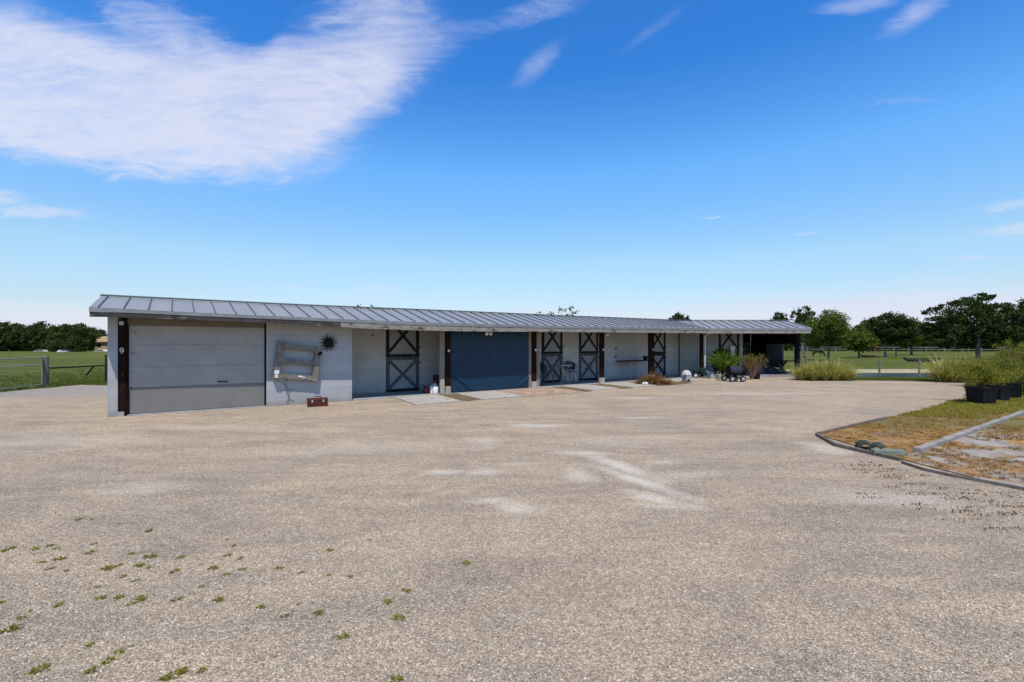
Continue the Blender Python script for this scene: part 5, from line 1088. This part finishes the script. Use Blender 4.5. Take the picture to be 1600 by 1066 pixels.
tree('bushy_tree', at(1342, 57, -.03), 3.9, 2.0, .3, 8, 12000, .14, M['leaf_light'], M['bark'], 106, 'low bushy light tree between the young tree and the pale trunked tree', tr=.12)
tree('spreading_tree', at(1424, 74, -.03), 5.2, 2.9, .5, 8, 12000, .18, M['leaf_light'], M['bark'], 107, 'lighter green tree left of the largest oak', tr=.18)
tree('edge_tree', at(1612, 58, -.03), 7.0, 3.0, 1.5, 6, 9000, .17, M['leaf_oak'], M['bark'], 108, 'dark oak cut by the right edge of the picture', tr=.2)
tree('roofline_tree', at(1062, 62, -.03), 5.6, 1.7, 2.0, 5, 5000, .17, M['leaf_dark'], M['bark'], 109, 'dark crown above the middle of the roof near the bend', tr=.15)
for px, Y, h_, r_, sd, n, lab in ((880, 31, 4.05, .95, 110, 260, 'sparse twiggy treetop above the roof over the bistro table'), (578, 31, 4.15, 1.2, 111, 220, 'sparse leafy treetop above the roof over the first stall door'), (839, 31, 3.75, .35, 112, 60, 'tiny twig tip above the roof right of the blue tarp')):
    root = empty('sparse_tree', at(px, Y, -.03), 0, lab, 'tree'); rn = random.Random(sd); rg = np.random.default_rng(sd); g = MB(); tips = []
    g.tube([(0, 0, 0), (.05, 0, 1.6), (0, 0, 2.8)], [.09, .07, .04], 7)
    for k in range(9):
        x, z = rn.uniform(-r_, r_), h_*rn.uniform(.9, 1.0); e = Vector((x, rn.uniform(-.4, .4), z)); g.tube([(0, 0, rn.uniform(1.8, 2.7)), (x*.6, 0, z*.82), e], [.022, .012, .005], 4)
        for q in range(4): tips.append(e+Vector((rn.uniform(-.2, .2), rn.uniform(-.2, .2), rn.uniform(-.2, .02))))
    g.build('trunk', M['bark'], root); tp = np.array([list(q) for q in tips]); i = rg.integers(0, len(tp), n); foliage('crown', rg, tp[i]+rg.normal(size=(n, 3))*.045, .075, M['leaf_dark'], root)

protos = []
for k in range(5):
    protos.append(tree('treeline_oak', (0, 0, 0), 7.0, 4.0, .1, 9, 9500, .30, (M['leaf_dark'], M['leaf_oak'], M['leaf_mid'], M['leaf_dark'], M['leaf_mid'])[k], M['bark'], 200+k, 'dark spreading oak in the dense row beyond the left pasture', tr=.25, group='oaks of the left treeline', low=.12, clump=40))
def place(k, px, Y, h, rn, lab, grp, used=set()):
    o = protos[k] if k not in used else copy_tree(protos[k]); used.add(k); s_ = h/7.0
    o.location = at(px, Y, -.03); o.rotation_euler = (0, 0, rn.uniform(0, 6.28)); o.scale = (s_*rn.uniform(.95, 1.3), s_*rn.uniform(.95, 1.3), s_); o['label'] = lab; o['group'] = grp
rn = random.Random(9)
for i, (px, Y, h) in enumerate([(-20, 120, 7.2), (5, 118, 7.4), (22, 128, 7.2), (38, 118, 6.6), (55, 130, 6.8), (70, 120, 7.3), (85, 126, 6.4), (98, 118, 6.6), (112, 128, 7.0), (126, 120, 6.8), (-45, 126, 7.5), (140, 150, 7.2), (20, 150, 8), (60, 152, 8.2), (100, 150, 7.8), (128, 150, 8.0), (158, 160, 6.8)]):
    place(i % 5, px, Y, h, rn, 'dark spreading oak in the dense row beyond the left pasture', 'oaks of the left treeline')
for i, (px, Y, h) in enumerate([(87, 108, 2.8), (117, 108, 3.4)]): place(i, px, Y, h, rn, ['low dark bush in front of the left treeline, the smaller of two', 'low dark bush in front of the left treeline, the larger of two'][i], 'bushes before the left treeline')
for i, (px, Y, h) in enumerate([(1232, 128, 6.2), (1258, 122, 6.0), (1285, 130, 6.5), (1312, 124, 5.8), (1338, 128, 6.0), (1362, 122, 5.8), (1388, 130, 6.2), (1412, 124, 6.2), (1438, 118, 6.5), (1462, 124, 6.7), (1488, 116, 6.7), (1514, 124, 7.2), (1540, 116, 6.7), (1566, 122, 7.0), (1592, 114, 7.0), (1618, 120, 7.4), (1645, 112, 7.2)]):
    place(i % 5, px, Y, h, rn, 'dark tree in the far row behind the right pasture', 'trees of the right treeline')

# ------------------------------------------------------------------ far building and cars on the left
root = empty('tan_building', at(172, 135, -.03), 0, 'tan building with an ochre roof half hidden by trees left of the barn', 'building')
g = MB(); g.box(-4.5, 9, 0, 7, 0, 2.4); g.build('wall', M['tan_wall'], root); g = MB(); g.prism([(-.6, 2.4), (7.6, 2.4), (3.5, 4.1)], -5, 9.5, 'x'); g.build('roof', M['tan_roof'], root)
for x in (-3.2, 0, 3.2): g = MB(); g.box(x-.6, x+.6, -.03, 0, .9, 1.9); g.build('window', M['carglass'], root)
def car(px, Y, rz, lab, mat):
    root = empty('parked_car', at(px, Y, -.62), R(rz), lab, 'car', 'cars parked by the left treeline'); root.scale = (.7, .7, .7)
    g = MB(); g.prism([(-2.2, .35), (2.2, .35), (2.25, .75), (1.5, .95), (.9, 1.42), (-1.2, 1.45), (-2.0, .98), (-2.25, .9)], -.85, .85, 'y'); g.build('body', mat, root, bevel=.06)
    g = MB(); g.prism([(1.25, .98), (.8, 1.34), (-1.1, 1.37), (-1.7, 1.0)], -.87, .87, 'y'); g.build('window', M['carglass'], root)
    for x in (-1.4, 1.4):
        for y in (-.8, .8): g = MB(); g.lathe([(.33, -.1), (.33, .1)], (x, y, .33), 16, 'y'); g.build('wheel', M['rubber'], root)
car(65.5, 112, 4, 'pale grey car parked before the left treeline beyond the gate post', M['greyplastic'])
car(160, 118, -3, 'white car parked before the tan building', M['carwhite'])
g = MB(); g.grid(lambda u, v: (3.4*(u-.5), .4*v, .5*math.sin(v*1.5)*(.7+.3*math.sin(u*8))), 10, 4); g.box(-1.3, 1.3, .41, 1.3, 0, .45); o = g.build('rubble_pile', M['greyplastic'], loc=at(100, 107, -.03)); tag(o, 'pale low pile between the two dark bushes', 'pile')

# ------------------------------------------------------------------ horses
def horse(loc, rz, k, coat, mane, lab, graze=True):
    root = empty('horse', loc, rz, lab, 'horse')
    me = bpy.data.meshes.new('body'); V = []; E = []; Rr = []
    def add(p, r_, par=None):
        V.append(Vector(p)*k); Rr.append((r_*k if not isinstance(r_, tuple) else r_[0]*k, r_*k if not isinstance(r_, tuple) else r_[1]*k)); 
        if par is not None: E.append((par, len(V)-1))
        return len(V)-1
    hip = add((-.62, 0, 1.22), (.27, .30)); bel = add((-.15, 0, 1.14), (.28, .31), hip); ch = add((.38, 0, 1.16), (.26, .32), bel); wi = add((.62, 0, 1.22), (.19, .27), ch)
    if graze: n1 = add((.92, 0, .98), (.11, .19), wi); n2 = add((1.18, 0, .62), (.085, .13), n1); hd = add((1.27, 0, .38), (.09, .12), n2); mz = add((1.22, 0, .07), (.055, .065), hd)
    else: n1 = add((.90, 0, 1.42), (.11, .18), wi); n2 = add((1.12, 0, 1.62), (.085, .12), n1); hd = add((1.30, 0, 1.58), (.09, .11), n2); mz = add((1.56, 0, 1.36), (.055, .065), hd)
    for sy in (-1, 1):
        a = add((-.66, .15*sy, .98), (.13, .18), hip); a = add((-.52, .16*sy, .78), .10, a); a = add((-.76, .16*sy, .52), .065, a); a = add((-.74, .16*sy, .14), .042, a); add((-.69, .16*sy, .03), .058, a)
        a = add((.52, .14*sy, .92), (.10, .12), ch); a = add((.54+.05*sy, .14*sy, .56), .06, a); a = add((.54+.08*sy, .14*sy, .14), .042, a); add((.58+.08*sy, .14*sy, .03), .056, a)
    me.from_pydata([tuple(v) for v in V], E, []); o = linkmesh('body', me, coat, root)
    m = o.modifiers.new('skin', 'SKIN'); me.skin_vertices[0].data[0].use_root = True
    for i, r_ in enumerate(Rr): me.skin_vertices[0].data[i].radius = r_
    m.use_smooth_shade = True; s_ = o.modifiers.new('sub', 'SUBSURF'); s_.levels = 2; s_.render_levels = 2
    g = MB(); g.tube([Vector(p)*k for p in ((-.88, 0, 1.30), (-1.0, 0, 1.1), (-.98, 0, .75), (-.95, 0, .45))], [.04*k, .075*k, .07*k, .02*k], 8); g.build('tail', mane, root, smooth=True)
    g = MB(); nk = (((.55, 0, 1.50), (.85, 0, 1.24), (1.14, 0, .85), (1.26, 0, .58)) if graze else ((.6, 0, 1.5), (.85, 0, 1.64), (1.08, 0, 1.78), (1.2, 0, 1.74)))
    g.tube([Vector(p)*k for p in nk], [.03*k, .07*k, .06*k, .03*k], 6); g.build('mane', mane, root)
    hx, hz = ((1.27, .50) if graze else (1.24, 1.72))
    for sy in (-1, 1): g = MB(); g.tube([Vector((hx-.02, .06*sy, hz))*k, Vector((hx-.04+.05*(not graze), .09*sy, hz+.13))*k], [.035*k, .008*k], 6); g.build('ear', coat, root)
horse(at(1277.5, 60.8, -.03), R(-8), .68, M['horse_black'], M['horse_black'], 'small black horse grazing in the right pasture left of the young tree', True)
horse(at(1368, 96, -.03), R(185), .95, M['horse_brown'], M['horse_dark'], 'brown horse grazing near the pale trunked tree', True)
